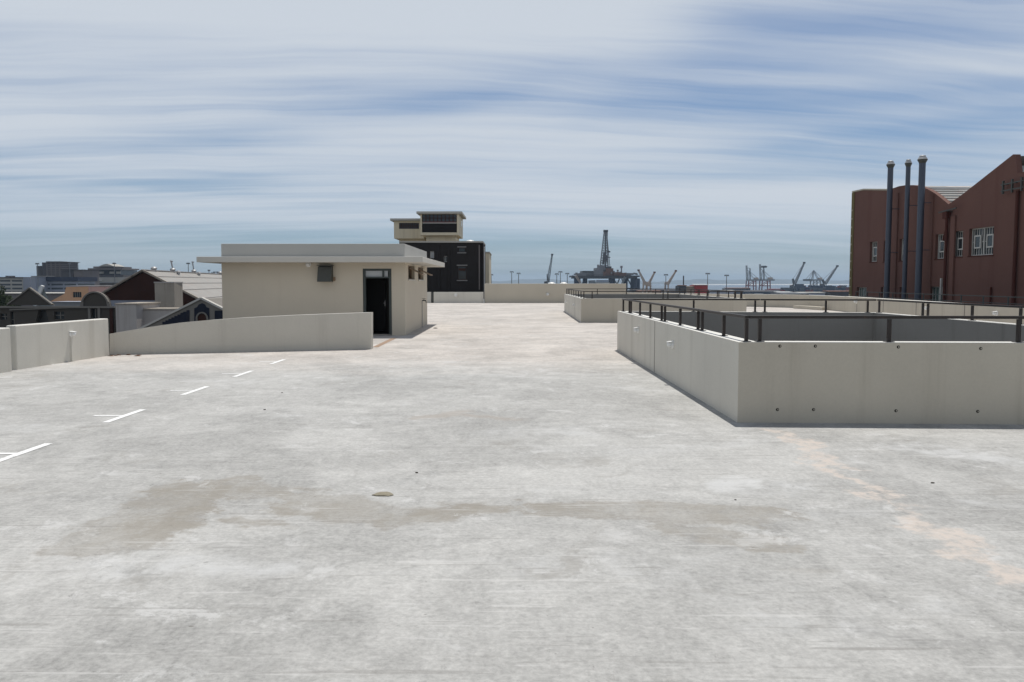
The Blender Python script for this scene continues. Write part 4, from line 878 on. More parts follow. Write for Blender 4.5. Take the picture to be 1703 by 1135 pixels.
# ================================================================== OLD TOWN ON THE LEFT
def pxbox(mb, a, b, y0, y1, Y, depth, zbot=None):
    p = P(a, y0, Y); q = P(b, y1, Y); return mb.box(p.x, q.x, Y, Y + depth, q.z if zbot is None else zbot, p.z)
def build_left():
    # facade with triangular gable and round arch
    Y = 80.0; t = thing('gabled_facade', 'smoky brown facade with a triangular gable and a round arch pediment', 'building', (P(90, 500, Y).x, Y, -14))
    wr = [(17, 25, 519, 545), (90, 107, 518.5, 531), (152, 162, 514, 548), (0, 12, 522, 532)]
    rects = []
    for a, b, y0, y1 in wr: p = P(a, y0, Y); q = P(b, y1, Y); rects.append((p.x, q.x, q.z, p.z))
    tz = [P(64, 516, Y), P(76, 516, Y), P(84, 545, Y), P(58, 545, Y)]
    a = P(-120, 510, Y); b = P(192, 510, Y)
    MB().slab([(a.x, -14), (b.x, -14), (b.x, b.z), (a.x, b.z)], [[(r[0], r[2]), (r[1], r[2]), (r[1], r[3]), (r[0], r[3])] for r in rects] + [[(q.x, q.z) for q in tz]], lambda u, v, d: (u, Y + d, v), 0.5).build('wall', M['facade_dark'], t)
    MB().box(a.x, b.x, Y + 0.5, Y + 11, -14, b.z - 0.3).build('body', M['door_black'], t)
    for i, r in enumerate(rects):
        w = MB(); w.box(r[0], r[1], Y + 0.3, Y + 0.34, r[2], r[3]); wo = w.build('window', M['glass'], t)
        f = MB(); x = (r[0] + r[1]) / 2; f.box(x - 0.04, x + 0.04, Y + 0.24, Y + 0.3, r[2], r[3]); f.box(r[0], r[1], Y + 0.25, Y + 0.3, (r[2] + r[3]) / 2 - 0.04, (r[2] + r[3]) / 2 + 0.04); f.build('glazing_bar', M['facade_trim'], wo)
    g = [P(13, 508, Y - 0.06), P(50, 480.5, Y - 0.06), P(87, 508, Y - 0.06)]
    MB().prism(g, (0, 0.5, 0)).build('gable', M['facade_dark'], t)
    rf = MB(); rf.bar(g[0] + Vector((0, 0, 0.08)), g[1] + Vector((0, 0, 0.08)), 0.35, 0.12); rf.bar(g[1] + Vector((0, 0, 0.08)), g[2] + Vector((0, 0, 0.08)), 0.35, 0.12); rf.build('gable_coping', M['facade_trim'], t)
    c = P(159, 510, Y - 0.1); rad = (P(181.5, 510, Y).x - P(136.5, 510, Y).x) / 2; hh = P(159, 486, Y).z - c.z
    arc = [c + Vector((rad * math.cos(k * math.pi / 20), 0, hh * math.sin(k * math.pi / 20))) for k in range(21)]
    MB().prism(arc, (0, 0.5, 0)).build('arch_pediment', M['facade_dark'], t)
    rm = MB()
    for k in range(20): rm.bar(arc[k] + Vector((0, -0.05, 0)), arc[k + 1] + Vector((0, -0.05, 0)), 0.3, 0.14)
    rm.build('arch_coping', M['facade_trim'], t)
    cn = MB(); p = P(-120, 510.5, Y); q = P(192, 510.5, Y); cn.box(p.x, q.x, Y - 0.3, Y - 0.003, p.z - 0.12, p.z + 0.06); p = P(16, 515.5, Y - 0.2); q = P(128, 511.5, Y - 0.2); cn.bar(p, q, 0.12, 0.12)
    cn.build('cornice', M['facade_trim'], t)
    for px in (149.5, 165.5): p = P(px, 508, Y); MB().box(p.x - 0.11, p.x + 0.11, Y - 0.2, Y - 0.003, -14, p.z - 0.12).build('pilaster', M['facade_trim'], t)
    MB().box(P(183, 510, Y).x, P(188, 510, Y).x, Y - 0.15, Y - 0.003, -14, P(183, 512, Y).z).build('downpipe', M['rust_gable'], t)
    # glazed steep roof behind the gable
    s = MB(); Yg = 104; s.prism([P(60, 510, Yg), P(71, 476, Yg), P(86, 510, Yg)], (-3.3, 5, 0)); o = s.build('steep_roof', M['glass_roof'], origin=P(75, 510, Yg)); tag(o, 'steep pale roof with a bright verge just behind the triangular gable', 'roof')
    e = MB(); e.bar(P(60, 508, Yg - 0.1), P(71, 475.5, Yg - 0.1), 0.4, 0.35); e.build('verge', M['white_roof'], o)
    # stained white walls
    Yw = 76.0; w = MB(); pxbox(w, 192, 228, 507, 560, Yw, 5, -14); o = w.build('stained_wall', M['stained_wall'], origin=(P(210, 507, Yw).x, Yw, -14)); tag(o, 'stained grey white blank wall, left of the two, beside the brown facade', 'wall')
    c = MB(); p = P(191, 507, Yw); q = P(229, 507, Yw); c.box(p.x, q.x, Yw - 0.08, Yw + 5.1, p.z + 0.003, p.z + 0.12); c.build('coping', M['stained_concrete'], o)
    w = MB(); pxbox(w, 228.3, 292, 516, 560, Yw + 1.5, 3, -14); o = w.build('stained_wall', M['stained_wall'], origin=(P(250, 516, Yw).x, Yw, -14)); tag(o, 'lower stained blank wall with a mossy top under the concrete tower', 'wall')
    c = MB(); p = P(228.5, 516, Yw + 1.4); q = P(292, 516, Yw + 1.4); c.box(p.x, q.x, Yw + 1.4, Yw + 4.6, p.z + 0.003, p.z + 0.14); c.build('coping', M['stained_concrete'], o)
    # brown gable shed with pale corrugated roof
    Y0 = 92.0; ap = P(237, 450.5, Y0); le = P(160, 494, Y0); re = P(332, 499, Y0); ax = Vector((-8, 48, 0))
    t = thing('brown_gabled_warehouse', 'rust brown gable warehouse with long pale sheeted roof and ridge ventilators', 'building', (ap.x, Y0 + 20, -14))
    body = [Vector((le.x, Y0, -14)), le, ap, re, Vector((re.x, Y0, -14))]
    MB().prism([q + Vector((0, 0.2, -0.15 if i in (1, 2, 3) else 0)) for i, q in enumerate(body)], ax).build('gable_wall', M['rust_gable'], t)
    p = P(176, 500, Y0); q = P(258, 512, Y0); MB().box(p.x, q.x, Y0 + 0.02, Y0 + 0.195, q.z, p.z).build('white_band', M['office_pale'], t)
    rf = MB(); up = Vector((0, 0, 0.05)); nl = 46
    d = re - ap
    rf.add([ap + up - ax * 0.004, re + up + d * 0.03 - ax * 0.004, re + up + d * 0.03 + ax, ap + up + ax], [(0, 1, 2, 3)]); d = le - ap
    rf.add([ap + up - ax * 0.004, le + up - ax * 0.004, le + up + ax, ap + up + ax], [(3, 2, 1, 0)])
    rf.build('roof', M['roof_light'], t)
    lp_ = MB(); d = re - ap
    for f in (0.22, 0.45, 0.68, 0.98): lp_.bar(ap + up * 1.6 + d * f, ap + up * 1.6 + d * f + ax, 0.12, 0.07)
    lp_.bar(ap + up * 2, ap + up * 2 + ax, 0.35, 0.1); lp_.build('roof_lap', M['stained_wall'], t)
    vg = MB(); vg.bar(ap + up, re + up, 0.2, 0.22); vg.bar(ap + up, le + up, 0.2, 0.22); vg.build('verge', M['stained_concrete'], t)
    for f, h in ((0.10, 0.0), (0.29, 1.1), (0.55, 1.3), (0.97, 0.0)):
        q = ap + ax * f; m = MB()
        m.lathe(q, [(0.2, -0.2), (0.2, 0.15), (0.34, 0.22), (0.36, 0.36), (0.2, 0.52), (0.0, 0.55)], n=16)
        if h: m.tube(q + Vector((0.0, 0, 0.4)), q + Vector((-0.18, 0, 0.3 + h)), 0.09); m.bar(q + Vector((-0.28, 0, 0.32 + h)), q + Vector((0.02, 0, 0.26 + h)), 0.16, 0.16); m.lathe(q + Vector((0.7, 0, -0.3)), [(0.2, 0), (0.2, 0.25), (0.33, 0.3), (0.2, 0.5), (0, 0.54)], n=14)
        m.build('ridge_ventilator', M['galv'], t, smooth=True)
    # concrete tower in front
    Yc = 86.0; a, b, c = P(257, 471, Yc), P(289.5, 471, Yc), P(303.5, 471, Yc + 3.0)
    o = MB().prism([Vector((a.x, a.y, -14)), Vector((b.x, b.y, -14)), Vector((c.x, c.y, -14)), Vector((a.x + 0.8, a.y + 1.9, -14))], (0, 0, a.z + 14)).build('concrete_tower', M['stained_concrete'], origin=(b.x, Yc, -14))
    tag(o, 'square concrete tower with dark run stains before the brown gable', 'tower')
    MB().prism([Vector((a.x - 0.05, a.y - 0.06, a.z + 0.002)), Vector((b.x, b.y - 0.08, a.z + 0.002)), Vector((c.x + 0.06, c.y, a.z + 0.002)), Vector((a.x + 0.8, a.y + 1.95, a.z + 0.002))], (0, 0, 0.12)).build('coping', M['stained_wall'], o)
    # painted blue gable in front
    Yb = 62.0; t = thing('painted_gable', 'pale coped gable with navy stepped panels and an arched niche', 'building', (P(335, 520, Yb).x, Yb, -14))
    ap = P(335, 497.5, Yb); l = P(228, 551, Yb); r = P(402, 531, Yb)
    MB().prism([Vector((l.x, Yb, -14)), l, ap, r, Vector((r.x, Yb, -14))], (0, 6, 0)).build('wall', M['facade_trim'], t)
    cp = MB(); cp.bar(l + Vector((0, 0.1, 0.06)), ap + Vector((0, 0.1, 0.06)), 0.5, 0.14); cp.bar(ap + Vector((0, 0.1, 0.06)), r + Vector((0, 0.1, 0.06)), 0.5, 0.14); cp.build('coping', M['pale_trim'], t)
    def sheet(name, pts, mat, d=0.03): return MB().prism([P(x, y, Yb - d - 0.004) for x, y in pts], (0, d, 0)).build(name, mat, t)
    steps = [(270, 540)]; x = 270
    for k in range(9): steps += [(270 + k * 5, 535.5 - k * 2.4), (270 + (k + 1) * 5, 535.5 - k * 2.4)]
    steps += [(315, 540)]; sheet('navy_panel', steps, M['blue_paint'])
    sheet('navy_panel', [(323, 545), (323, 513), (328, 511), (330, 507), (336, 504.5), (341, 507), (343, 511), (348, 513), (348, 545)], M['blue_paint'])
    sheet('navy_panel', [(357, 545), (357, 517), (371, 517), (380, 520), (380, 545)], M['blue_paint'])
    c = P(336, 530, Yb - 0.12); ring = MB()
    for k in range(14):
        a0, a1 = math.pi * k / 14, math.pi * (k + 1) / 14; rr = 0.40
        ring.bar(c + Vector((rr * math.cos(a0), 0, rr * 1.1 * math.sin(a0))), c + Vector((rr * math.cos(a1), 0, rr * 1.1 * math.sin(a1))), 0.12, 0.10)
    for sx in (-1, 1): ring.bar(c + Vector((sx * 0.40, 0, 0)), c + Vector((sx * 0.40, 0, -0.9)), 0.12, 0.10)
    ring.build('niche_arch', M['facade_trim'], t)
    pl_ = MB(); pl_.prism([c + Vector((0.33 * math.cos(math.pi * k / 12), 0.06, 0.34 * math.sin(math.pi * k / 12))) for k in range(13)] + [c + Vector((-0.33, 0.06, -0.9)), c + Vector((0.33, 0.06, -0.9))], (0, 0.02, 0)); pl_.build('niche', M['rust_gable'], t)
    # low brown eaves piece between gable and shed
    m = MB(); pxbox(m, 340, 420, 500.5, 520, 100, 3, -14); o = m.build('low_house', M['tan'], origin=(P(370, 500, 100).x, 100, -14)); tag(o, 'strip of low tan house under the pale warehouse roof edge', 'building')
    m = MB(); pxbox(m, 340, 420, 500.4, 503.5, 99.9, 3.4); m.build('roof_edge', M['rust_gable'], o)
    # peach house
    Yp = 170.0; t = thing('peach_house', 'peach and pink rendered house with a dark barred window', 'building', (P(130, 490, Yp).x, Yp, -14))
    pts = [(80, 506), (107, 489), (110, 477.5), (147, 476.5), (147, 506)]
    w0, w1 = P(121, 486, Yp), P(135.5, 495, Yp)
    pl2 = [(P(x, y, Yp).x, P(x, y, Yp).z) for x, y in pts]; pl2[0] = (pl2[0][0], -14); pl2[-1] = (pl2[-1][0], -14); pl2.insert(1, (pl2[0][0], P(80, 504, Yp).z))
    MB().slab(pl2, [[(w0.x, w1.z), (w1.x, w1.z), (w1.x, w0.z), (w0.x, w0.z)]], lambda u, v, d: (u, Yp + d, v), 0.5).build('wall', M['peach'], t)
    wo = MB().box(w0.x, w1.x, Yp + 0.3, Yp + 0.34, w1.z, w0.z).build('window', M['glass'], t); br = MB()
    for k in range(5): x = w0.x + (w1.x - w0.x) * k / 4; br.box(x - 0.05, x + 0.05, Yp + 0.15, Yp + 0.22, w1.z, w0.z)
    br.build('window_bar', M['facade_trim'], wo)
    m = MB(); pxbox(m, 147.2, 176, 477, 506, Yp, 8, -14); m.build('pink_wall', M['pink'], t); m = MB(); pxbox(m, 109, 176, 475.6, 476.4, Yp - 0.2, 8); m.build('roof_edge', M['stained_wall'], t)
    m = MB(); pxbox(m, 84, 170, 503, 520, 120, 4, -14); o = m.build('low_shed', M['crane_grey'], origin=(P(120, 503, 120).x, 120, -14)); tag(o, 'low blue grey flat roof between the gable and the round arch', 'shed')
    m = MB(); pxbox(m, 84, 170, 502.2, 502.9, 119.8, 4.4); m.build('roof_edge', M['office_pale'], o)
build_left()

def banded(name, label, a, b, y0, y1, Y, depth, mat, bands, glass=M['office_glass'], cat='building', extra=None):
    p = P(a, y0, Y); q = P(b, y1, Y); t = thing(name, label, cat, ((p.x + q.x) / 2, Y, -14), 'office blocks on the left skyline')
    MB().box(p.x, q.x, Y + 0.6, Y + depth, -14, p.z - 0.3).build('glazing', glass, t)
    h = (p.z - q.z) / bands
    for k in range(bands):
        z1 = p.z - k * h; MB().box(p.x - 0.3, q.x + 0.3, Y, Y + depth + 0.4, z1 - h * 0.55, z1).build('floor_band', mat, t)
    ml = MB(); n = max(3, int((q.x - p.x) / 6))
    for k in range(n + 1): x = p.x + (q.x - p.x) * k / n; ml.box(x - 0.35, x + 0.35, Y + 0.25, Y + 0.58, q.z, p.z - 0.4)
    ml.build('mullion', mat, t); MB().box(p.x, q.x, Y + 0.1, Y + depth, -14, q.z - 0.02).build('base', mat, t)
    return t
t = banded('office_block', 'long pale office slab with window bands at the far left', -60, 38, 462.5, 488, 430, 18, M['office_light'], 4)
m = MB(); pxbox(m, 38.3, 51, 462, 490, 428, 20, -14); m.build('end_bay', M['office_pale'], t); m = MB(); pxbox(m, -60, 38, 461.2, 462.3, 429, 20); m.build('roof_edge', M['rust_gable'], t); m = MB(); pxbox(m, 9, 14, 459, 461, 436, 6); m.build('roof_plant', M['office_dark'], t)
o = MB(); pxbox(o, 51.5, 60.5, 460, 495, 410, 15, -14); o = o.build('stair_tower', M['office_pale'], origin=(P(56, 470, 410).x, 410, -14)); tag(o, 'plain pale blue stair tower at the end of the long office slab', 'tower')
m = MB(); pxbox(m, 51, 61, 459.3, 459.9, 409.5, 16); m.build('roof_edge', M['office_light'], o)
t = banded('office_block', 'pale glazed office block with a dark top floor below the dark tower', 61.5, 128, 468.5, 495, 420, 18, M['office_pale'], 4)
m = MB(); pxbox(m, 60.5, 129, 461, 468, 419, 20); m.build('top_floor', M['navy'], t)
t = banded('office_tower', 'dark stepped office tower, tallest on the left skyline', 77, 99.5, 436, 461.5, 520, 22, M['office_grey'], 8, M['office_dark'])
m = MB(); pxbox(m, 69.8, 76.6, 436.8, 462, 521, 20, -14); m.build('lift_core', M['office_dark'], t); m = MB(); pxbox(m, 60.5, 69.5, 442.5, 462, 523, 20, -14); m.build('stepped_wing', M['office_dark'], t); m = MB(); pxbox(m, 76, 100.5, 435, 435.8, 519, 24); m.build('roof_edge', M['office_dark'], t)
o = MB(); pxbox(o, 101, 122, 450, 470, 500, 20, -14); o = o.build('office_annex', M['office_dark'], origin=(P(110, 450, 500).x, 500, -14)); tag(o, 'dark lower annex right of the stepped tower', 'building'); m = MB(); pxbox(m, 122.3, 138, 449.3, 470, 499, 20, -14); m.build('lighter_wing', M['office_grey'], o); m = MB(); pxbox(m, 101, 138, 448.6, 449.2, 498, 21); m.build('roof_edge', M['office_dark'], o)
t = thing('terraced_building', 'terraced building with stepped roof and deep dark verandas on the left skyline', 'building', (P(175, 450, 560).x, 560, -14))
for (a, b, y0, y1, dy, mt, nm) in ((128, 212, 461.5, 470, 0, 'office_light', 'podium'), (143, 205, 457.8, 461.3, 3, 'office_dark', 'veranda'), (146, 203, 446.5, 449, 2, 'office_grey', 'upper_roof'), (148, 200, 449.2, 457.6, 6, 'office_glass', 'upper_floor'), (155, 190, 443.5, 446.3, 6, 'office_grey', 'attic')):
    m = MB(); pxbox(m, a, b, y0, y1, 560 + dy, 26); m.build(nm, M[mt], t)
m = MB(); p = [P(164, 443.3, 564), P(172, 440, 564), P(177, 439, 564), P(181, 440, 564), P(190, 443.3, 564)]; m.prism(p, (0, 16, 0)); m.build('crown_roof', M['office_light'], t)
for a, b in ((163, 172), (182, 190), (193, 200)): m = MB(); pxbox(m, a, b, 452, 455.5, 564.5, 1); m.build('awning', M['office_light'], t)
m = MB(); pxbox(m, 128, 212, 470.2, 476, 562, 20, -14); m.build('base', M['office_grey'], t)
m = MB(); pxbox(m, 157, 168, 466, 467.2, 559, 1); m.build('white_awning', M['white_roof'], t)
m = MB(); pxbox(m, -60, 130, 489, 500, 300, 30, -14); o = m.build('long_roof', M['office_grey'], origin=(P(30, 490, 300).x, 300, -14)); tag(o, 'long low grey roofs before the pale office slab', 'building'); m = MB(); pxbox(m, -60, 130, 488, 488.9, 299, 31); m.build('roof_edge', M['office_light'], o)

def tree(label, px, py_top, Y, r, seed):
    rnd = random.Random(seed); c = P(px, py_top, Y); zc = c.z - r; b = Vector((c.x, Y, -14))
    t = thing('tree', label, 'tree', b, 'dark trees at the far left')
    tk = MB(); tk.tube(b, (c.x, Y, zc - r * 0.3), 0.35, 0.2, 10)
    for k in range(6):
        a = k * 1.05; tk.tube((c.x, Y, zc - r * 0.8 + k * 0.1), (c.x + math.cos(a) * r * 0.7, Y + math.sin(a) * r * 0.7, zc + rnd.uniform(-0.2, 0.5) * r), 0.13, 0.04, 6)
    tk.build('trunk', M['bark'], t); cr = MB()
    cl = [(Vector((rnd.gauss(0, 0.45), rnd.gauss(0, 0.45), rnd.gauss(0, 0.38))) * r + Vector((c.x, Y, zc)), r * rnd.uniform(0.25, 0.42)) for _ in range(16)]
    for _ in range(3200):
        cc, rr = rnd.choice(cl); d = Vector((rnd.gauss(0, 1), rnd.gauss(0, 1), rnd.gauss(0, 1))).normalized() * rr * rnd.uniform(0.6, 1.05); p = cc + d
        e = Vector((rnd.gauss(0, 1), rnd.gauss(0, 1), rnd.gauss(0, 1))).normalized(); f = e.cross(Vector((rnd.gauss(0, 1), rnd.gauss(0, 1), 0.3))).normalized(); s = rnd.uniform(0.10, 0.22)
        cr.add([p - e * s, p + f * s * 0.5, p + e * s, p - f * s * 0.5], [(0, 1, 2, 3)])
    cr.build('crown', M['leaf'], t)
tree('dark green tree at the left frame edge under the long grey roofs', 2, 490, 128, 2.3, 11)
tree('smaller dark tree just left of the triangular gable', 14, 494, 134, 1.9, 12)

# ================================================================== HARBOUR
def mast(label, px, py, Y, head=3.0, zb=-14):
    c = P(px, py, Y); t = thing('light_mast', label, 'light mast', (c.x, Y, zb), 'tall floodlight masts')
    k = Y / 700.0
    MB().tube((c.x, Y, zb), (c.x, Y, c.z), 0.42 * k, 0.26 * k, 10).build('pole', M['mast'], t)
    m = MB(); h = head * k; m.box(c.x - h / 2, c.x + h / 2, Y - h / 2, Y + h / 2, c.z - 0.25 * k, c.z + 0.35 * k)
    for a in (-1, 1):
        for b in (-1, 1): m.box(c.x + a * h * 0.42 - 0.35 * k, c.x + a * h * 0.42 + 0.35 * k, Y + b * h * 0.42 - 0.3 * k, Y + b * h * 0.42 + 0.3 * k, c.z - 0.8 * k, c.z - 0.26 * k)
    m.build('lamp_ring', M['mast'], t)
for a in [('light mast just right of the narrow beige block', 817, 457, 700), ('taller light mast of the close pair left of the dark lattice boom', 851, 452.3, 700), ('shorter light mast of the close pair left of the dark lattice boom', 862.5, 454.7, 760),
          ('shorter light mast right of the dark lattice boom', 926, 455.8, 760), ('taller light mast over the right white dome', 932, 452.2, 700), ('light mast nearest the left end of the drilling rig', 943.5, 455, 740),
          ('light mast above the cream crane with the single jib', 1107.5, 457, 700), ('light mast over the right end of the red shed', 1177, 455, 640), ('light mast in open sky between red shed and quay cranes', 1208.5, 458, 640)]: mast(*a)
for a in [('slim mast on the skyline above the terraced building', 190, 438, 430, 2.0), ('slim aerial right of the stepped office tower', 115.5, 438, 430, 1.4), ('slim mast left of the stepped office tower', 62, 438.5, 400, 2.0), ('slim mast between two ridge ventilators', 313, 438, 420, 2.2)]: mast(*a)
for k, (px, py) in enumerate(((347.5, 449), (353, 453.5), (356.5, 452), (361.5, 452))):
    c = P(px, py, 520); m = MB(); m.tube((c.x, 520, -14), (c.x, 520, c.z), 0.28 if k else 0.4, 0.2, 8); m.box(c.x - 0.6, c.x + 0.6, 519.4, 520.6, c.z - 0.8, c.z)
    tag(m.build('flag_pole', M['mast'], origin=(c.x, 520, -14)), ['tallest slim pole left of the shed canopy above the warehouse ridge'] [0] if k == 0 else 'one of three short thin poles over the warehouse ridge by the shed', 'pole', 'thin poles over the warehouse ridge')

def jib_crane(name, label, Y, base, foot, tip, mat, w=3.2, zb=-14, counter=None, bodymat=None):
    """harbour crane: portal base, machine house, lattice jib"""
    k = Y / 1000.0; a = P(base[0], base[2], Y); b = P(base[1], base[2], Y); t = thing(name, label, 'crane', ((a.x + b.x) / 2, Y, zb), 'harbour cranes')
    bm_ = bodymat or mat; wd = b.x - a.x; xm = (a.x + b.x) / 2
    m = MB(); zt = a.z
    for sx in (-0.42, 0.42):
        for sy in (-0.4, 0.4): m.bar((xm + sx * wd, Y + sy * wd, zb), (xm + sx * wd * 0.7, Y + sy * wd * 0.7, zt - wd * 0.55), wd * 0.14)
    m.box(xm - wd * 0.4, xm + wd * 0.4, Y - wd * 0.4, Y + wd * 0.4, zt - wd * 0.6, zt - wd * 0.45); m.build('portal', bm_, t)
    m = MB(); m.prism([(xm - wd * 0.38, Y - wd * 0.3, zt - wd * 0.44), (xm + wd * 0.38, Y - wd * 0.3, zt - wd * 0.44), (xm + wd * 0.38, Y - wd * 0.3, zt - wd * 0.06), (xm + wd * 0.1, Y - wd * 0.3, zt), (xm - wd * 0.38, Y - wd * 0.3, zt - wd * 0.1)], (0, wd * 0.6, 0)); m.build('machine_house', bm_, t)
    f = P(foot[0], foot[1], Y); q = P(tip[0], tip[1], Y); MB().lattice(f, q, w * k, w * 0.45 * k, 10, 0.55 * k).build('jib', mat, t)
    MB().box(q.x - 1.3 * k, q.x + 1.3 * k, Y - 1 * k, Y + 1 * k, q.z - 0.8 * k, q.z + 1.1 * k).build('jib_head', M['rig_rust'] if mat is M['crane_cream'] else M['rig_dark'], t)
    if counter: c = P(counter[0], counter[1], Y); m = MB(); m.lattice(f, c, w * 0.9 * k, w * 0.5 * k, 5, 0.55 * k); m.bar(c, q, 0.22 * k); m.build('mast_frame', bm_, t)
    return t
jib_crane('mobile_crane', 'dark crane with a long leaning boom over the high far wall', 1150, (904, 912, 468), (911.5, 470), (918.3, 424), M['rig_dark'], 2.6, counter=(910.5, 456.5))
jib_crane('harbour_crane', 'cream harbour crane leaning its red tipped jib left towards the rig', 720, (1068, 1078, 469), (1073, 472), (1062, 450), M['crane_cream'], 2.6)
jib_crane('harbour_crane', 'cream harbour crane with a grey jib leaning right, beside the red tipped one', 760, (1073, 1084, 470), (1078, 474), (1088.5, 453.5), M['crane_cream'], 2.6)
jib_crane('harbour_crane', 'cream harbour crane left of the dark pole, jib leaning right', 720, (1104.5, 1113, 469), (1110.5, 473), (1124, 451), M['crane_cream'], 2.6)
jib_crane('mobile_crane', 'tall grey crane boom left of the boom-down quay crane', 1500, (1313, 1321, 474), (1321, 474), (1337.5, 437.5), M['crane_grey'], 2.5, counter=(1318.5, 464), bodymat=M['rig_dark'])
jib_crane('mobile_crane', 'grey crane boom nearest the red building', 1450, (1363, 1372, 472), (1372, 473), (1392.5, 443), M['crane_grey'], 2.5, counter=(1368, 466), bodymat=M['rig_dark'])

def quay_crane(label, px, Y, up, s=1.0, zb=-14, base_py=486):
    """ship-to-shore crane: four legs, portal, boom girder raised or lowered, A-frame, machine house"""
    k = Y / 1381.0 * s; x0 = P(px, 470, Y).x; z0 = zb
    t = thing('quay_crane', label, 'crane', (x0, Y, z0), 'container quay cranes')
    g = P(px, 467, Y).z; L = MB(); w = 7 * k
    for sx in (-1, 1):
        for sy in (-1, 1): L.bar((x0 + sx * w, Y + sy * 9, z0), (x0 + sx * w * 0.9, Y + sy * 9, g), 1.9, 1.9)
        L.bar((x0 + sx * w, Y - 9, z0 + (g - z0) * 0.45), (x0 + sx * w, Y + 9, z0 + (g - z0) * 0.45), 1.6)
    for sy in (-1, 1): L.bar((x0 - w, Y + sy * 9, z0 + (g - z0) * 0.45), (x0 + w, Y + sy * 9, z0 + (g - z0) * 0.45), 1.8); L.bar((x0 - w, Y + sy * 9, z0 + (g - z0) * 0.45), (x0 + w, Y + sy * 9, g), 1.1)
    L.build('portal', M['crane_red'] if up else M['crane_grey'], t)
    G_ = MB()
    for sy in (-3, 3): G_.bar((x0 - w * 1.0, Y + sy, g + 1), (x0 + w * 2.2, Y + sy, g + 1), 1.5, 3.0)
    G_.build('rear_girder', M['crane_grey'], t)
    hx = x0 + w * 1.1; MB().box(hx - 2 * k, hx + 4 * k, Y - 5, Y + 5, g + 2.6, g + 2.6 + 3.2 * k).build('machine_house', M['crane_cream'], t)
    A = MB(); ax_ = x0 - w * 0.55; az = g + (17 if up else 20) * k
    for sy in (-4, 4): A.bar((x0 - w * 0.9, Y + sy, g), (ax_, Y + sy * 0.5, az), 0.6 if up else 1.2); A.bar((x0 + w * 0.9, Y + sy, g), (ax_, Y + sy * 0.5, az), 0.5 if up else 0.9)
    A.bar((ax_, Y, az), (x0 + w * 2.0, Y, g + 3), 0.7)
    if up: A.lattice((x0 - w * 0.2, Y, g), (x0 - w * 0.35, Y, g + 22 * k), 2.4, 1.8, 8, 0.45); A.bar((x0 - w * 0.35, Y, g + 22 * k), (x0 - w * 1.2, Y, g + 23 * k), 0.8)
    A.build('apex_frame', M['crane_grey'], t)
    B = MB()
    if up:
        q0 = Vector((x0 - w * 1.0, Y, g + 1)); q1 = Vector((x0 - w * 1.25, Y, g + 27 * k)); B.lattice(q0, q1, 3.0, 2.4, 8, 0.5); B.bar(Vector((ax_, Y, az)), q0.lerp(q1, 0.75), 0.6)
    else:
        q0 = Vector((x0 - w * 1.0, Y, g + 1)); q1 = Vector((x0 - w * 3.4, Y, g + 1)); B.lattice(q0, q1, 4, 3.0, 9, 0.8); B.bar(Vector((ax_, Y, az)), q0.lerp(q1, 0.8), 0.7); B.bar(Vector((ax_, Y, az)), q0.lerp(q1, 0.4), 0.7)
    B.build('boom', M['crane_grey'], t); return t
quay_crane('left quay crane with its boom raised, the lower one', 1249, 1700, True, 0.92)
quay_crane('right quay crane with raised boom and dark cab, the taller one', 1272, 1700, True, 1.0)
c = P(1270, 444, 1690)
cb = MB().prism([(c.x - 5, 1685, c.z - 2), (c.x + 5, 1685, c.z - 2), (c.x + 6, 1685, c.z + 0.5), (c.x + 3, 1685, c.z + 2), (c.x - 4, 1685, c.z + 2)], (0, 8, 0)).build('trolley_cab', M['rig_dark'], bpy.data.objects['quay_crane.001'])
quay_crane('quay crane with its boom lowered flat, left of the crane by the red building', 1356, 1650, False, 0.85)

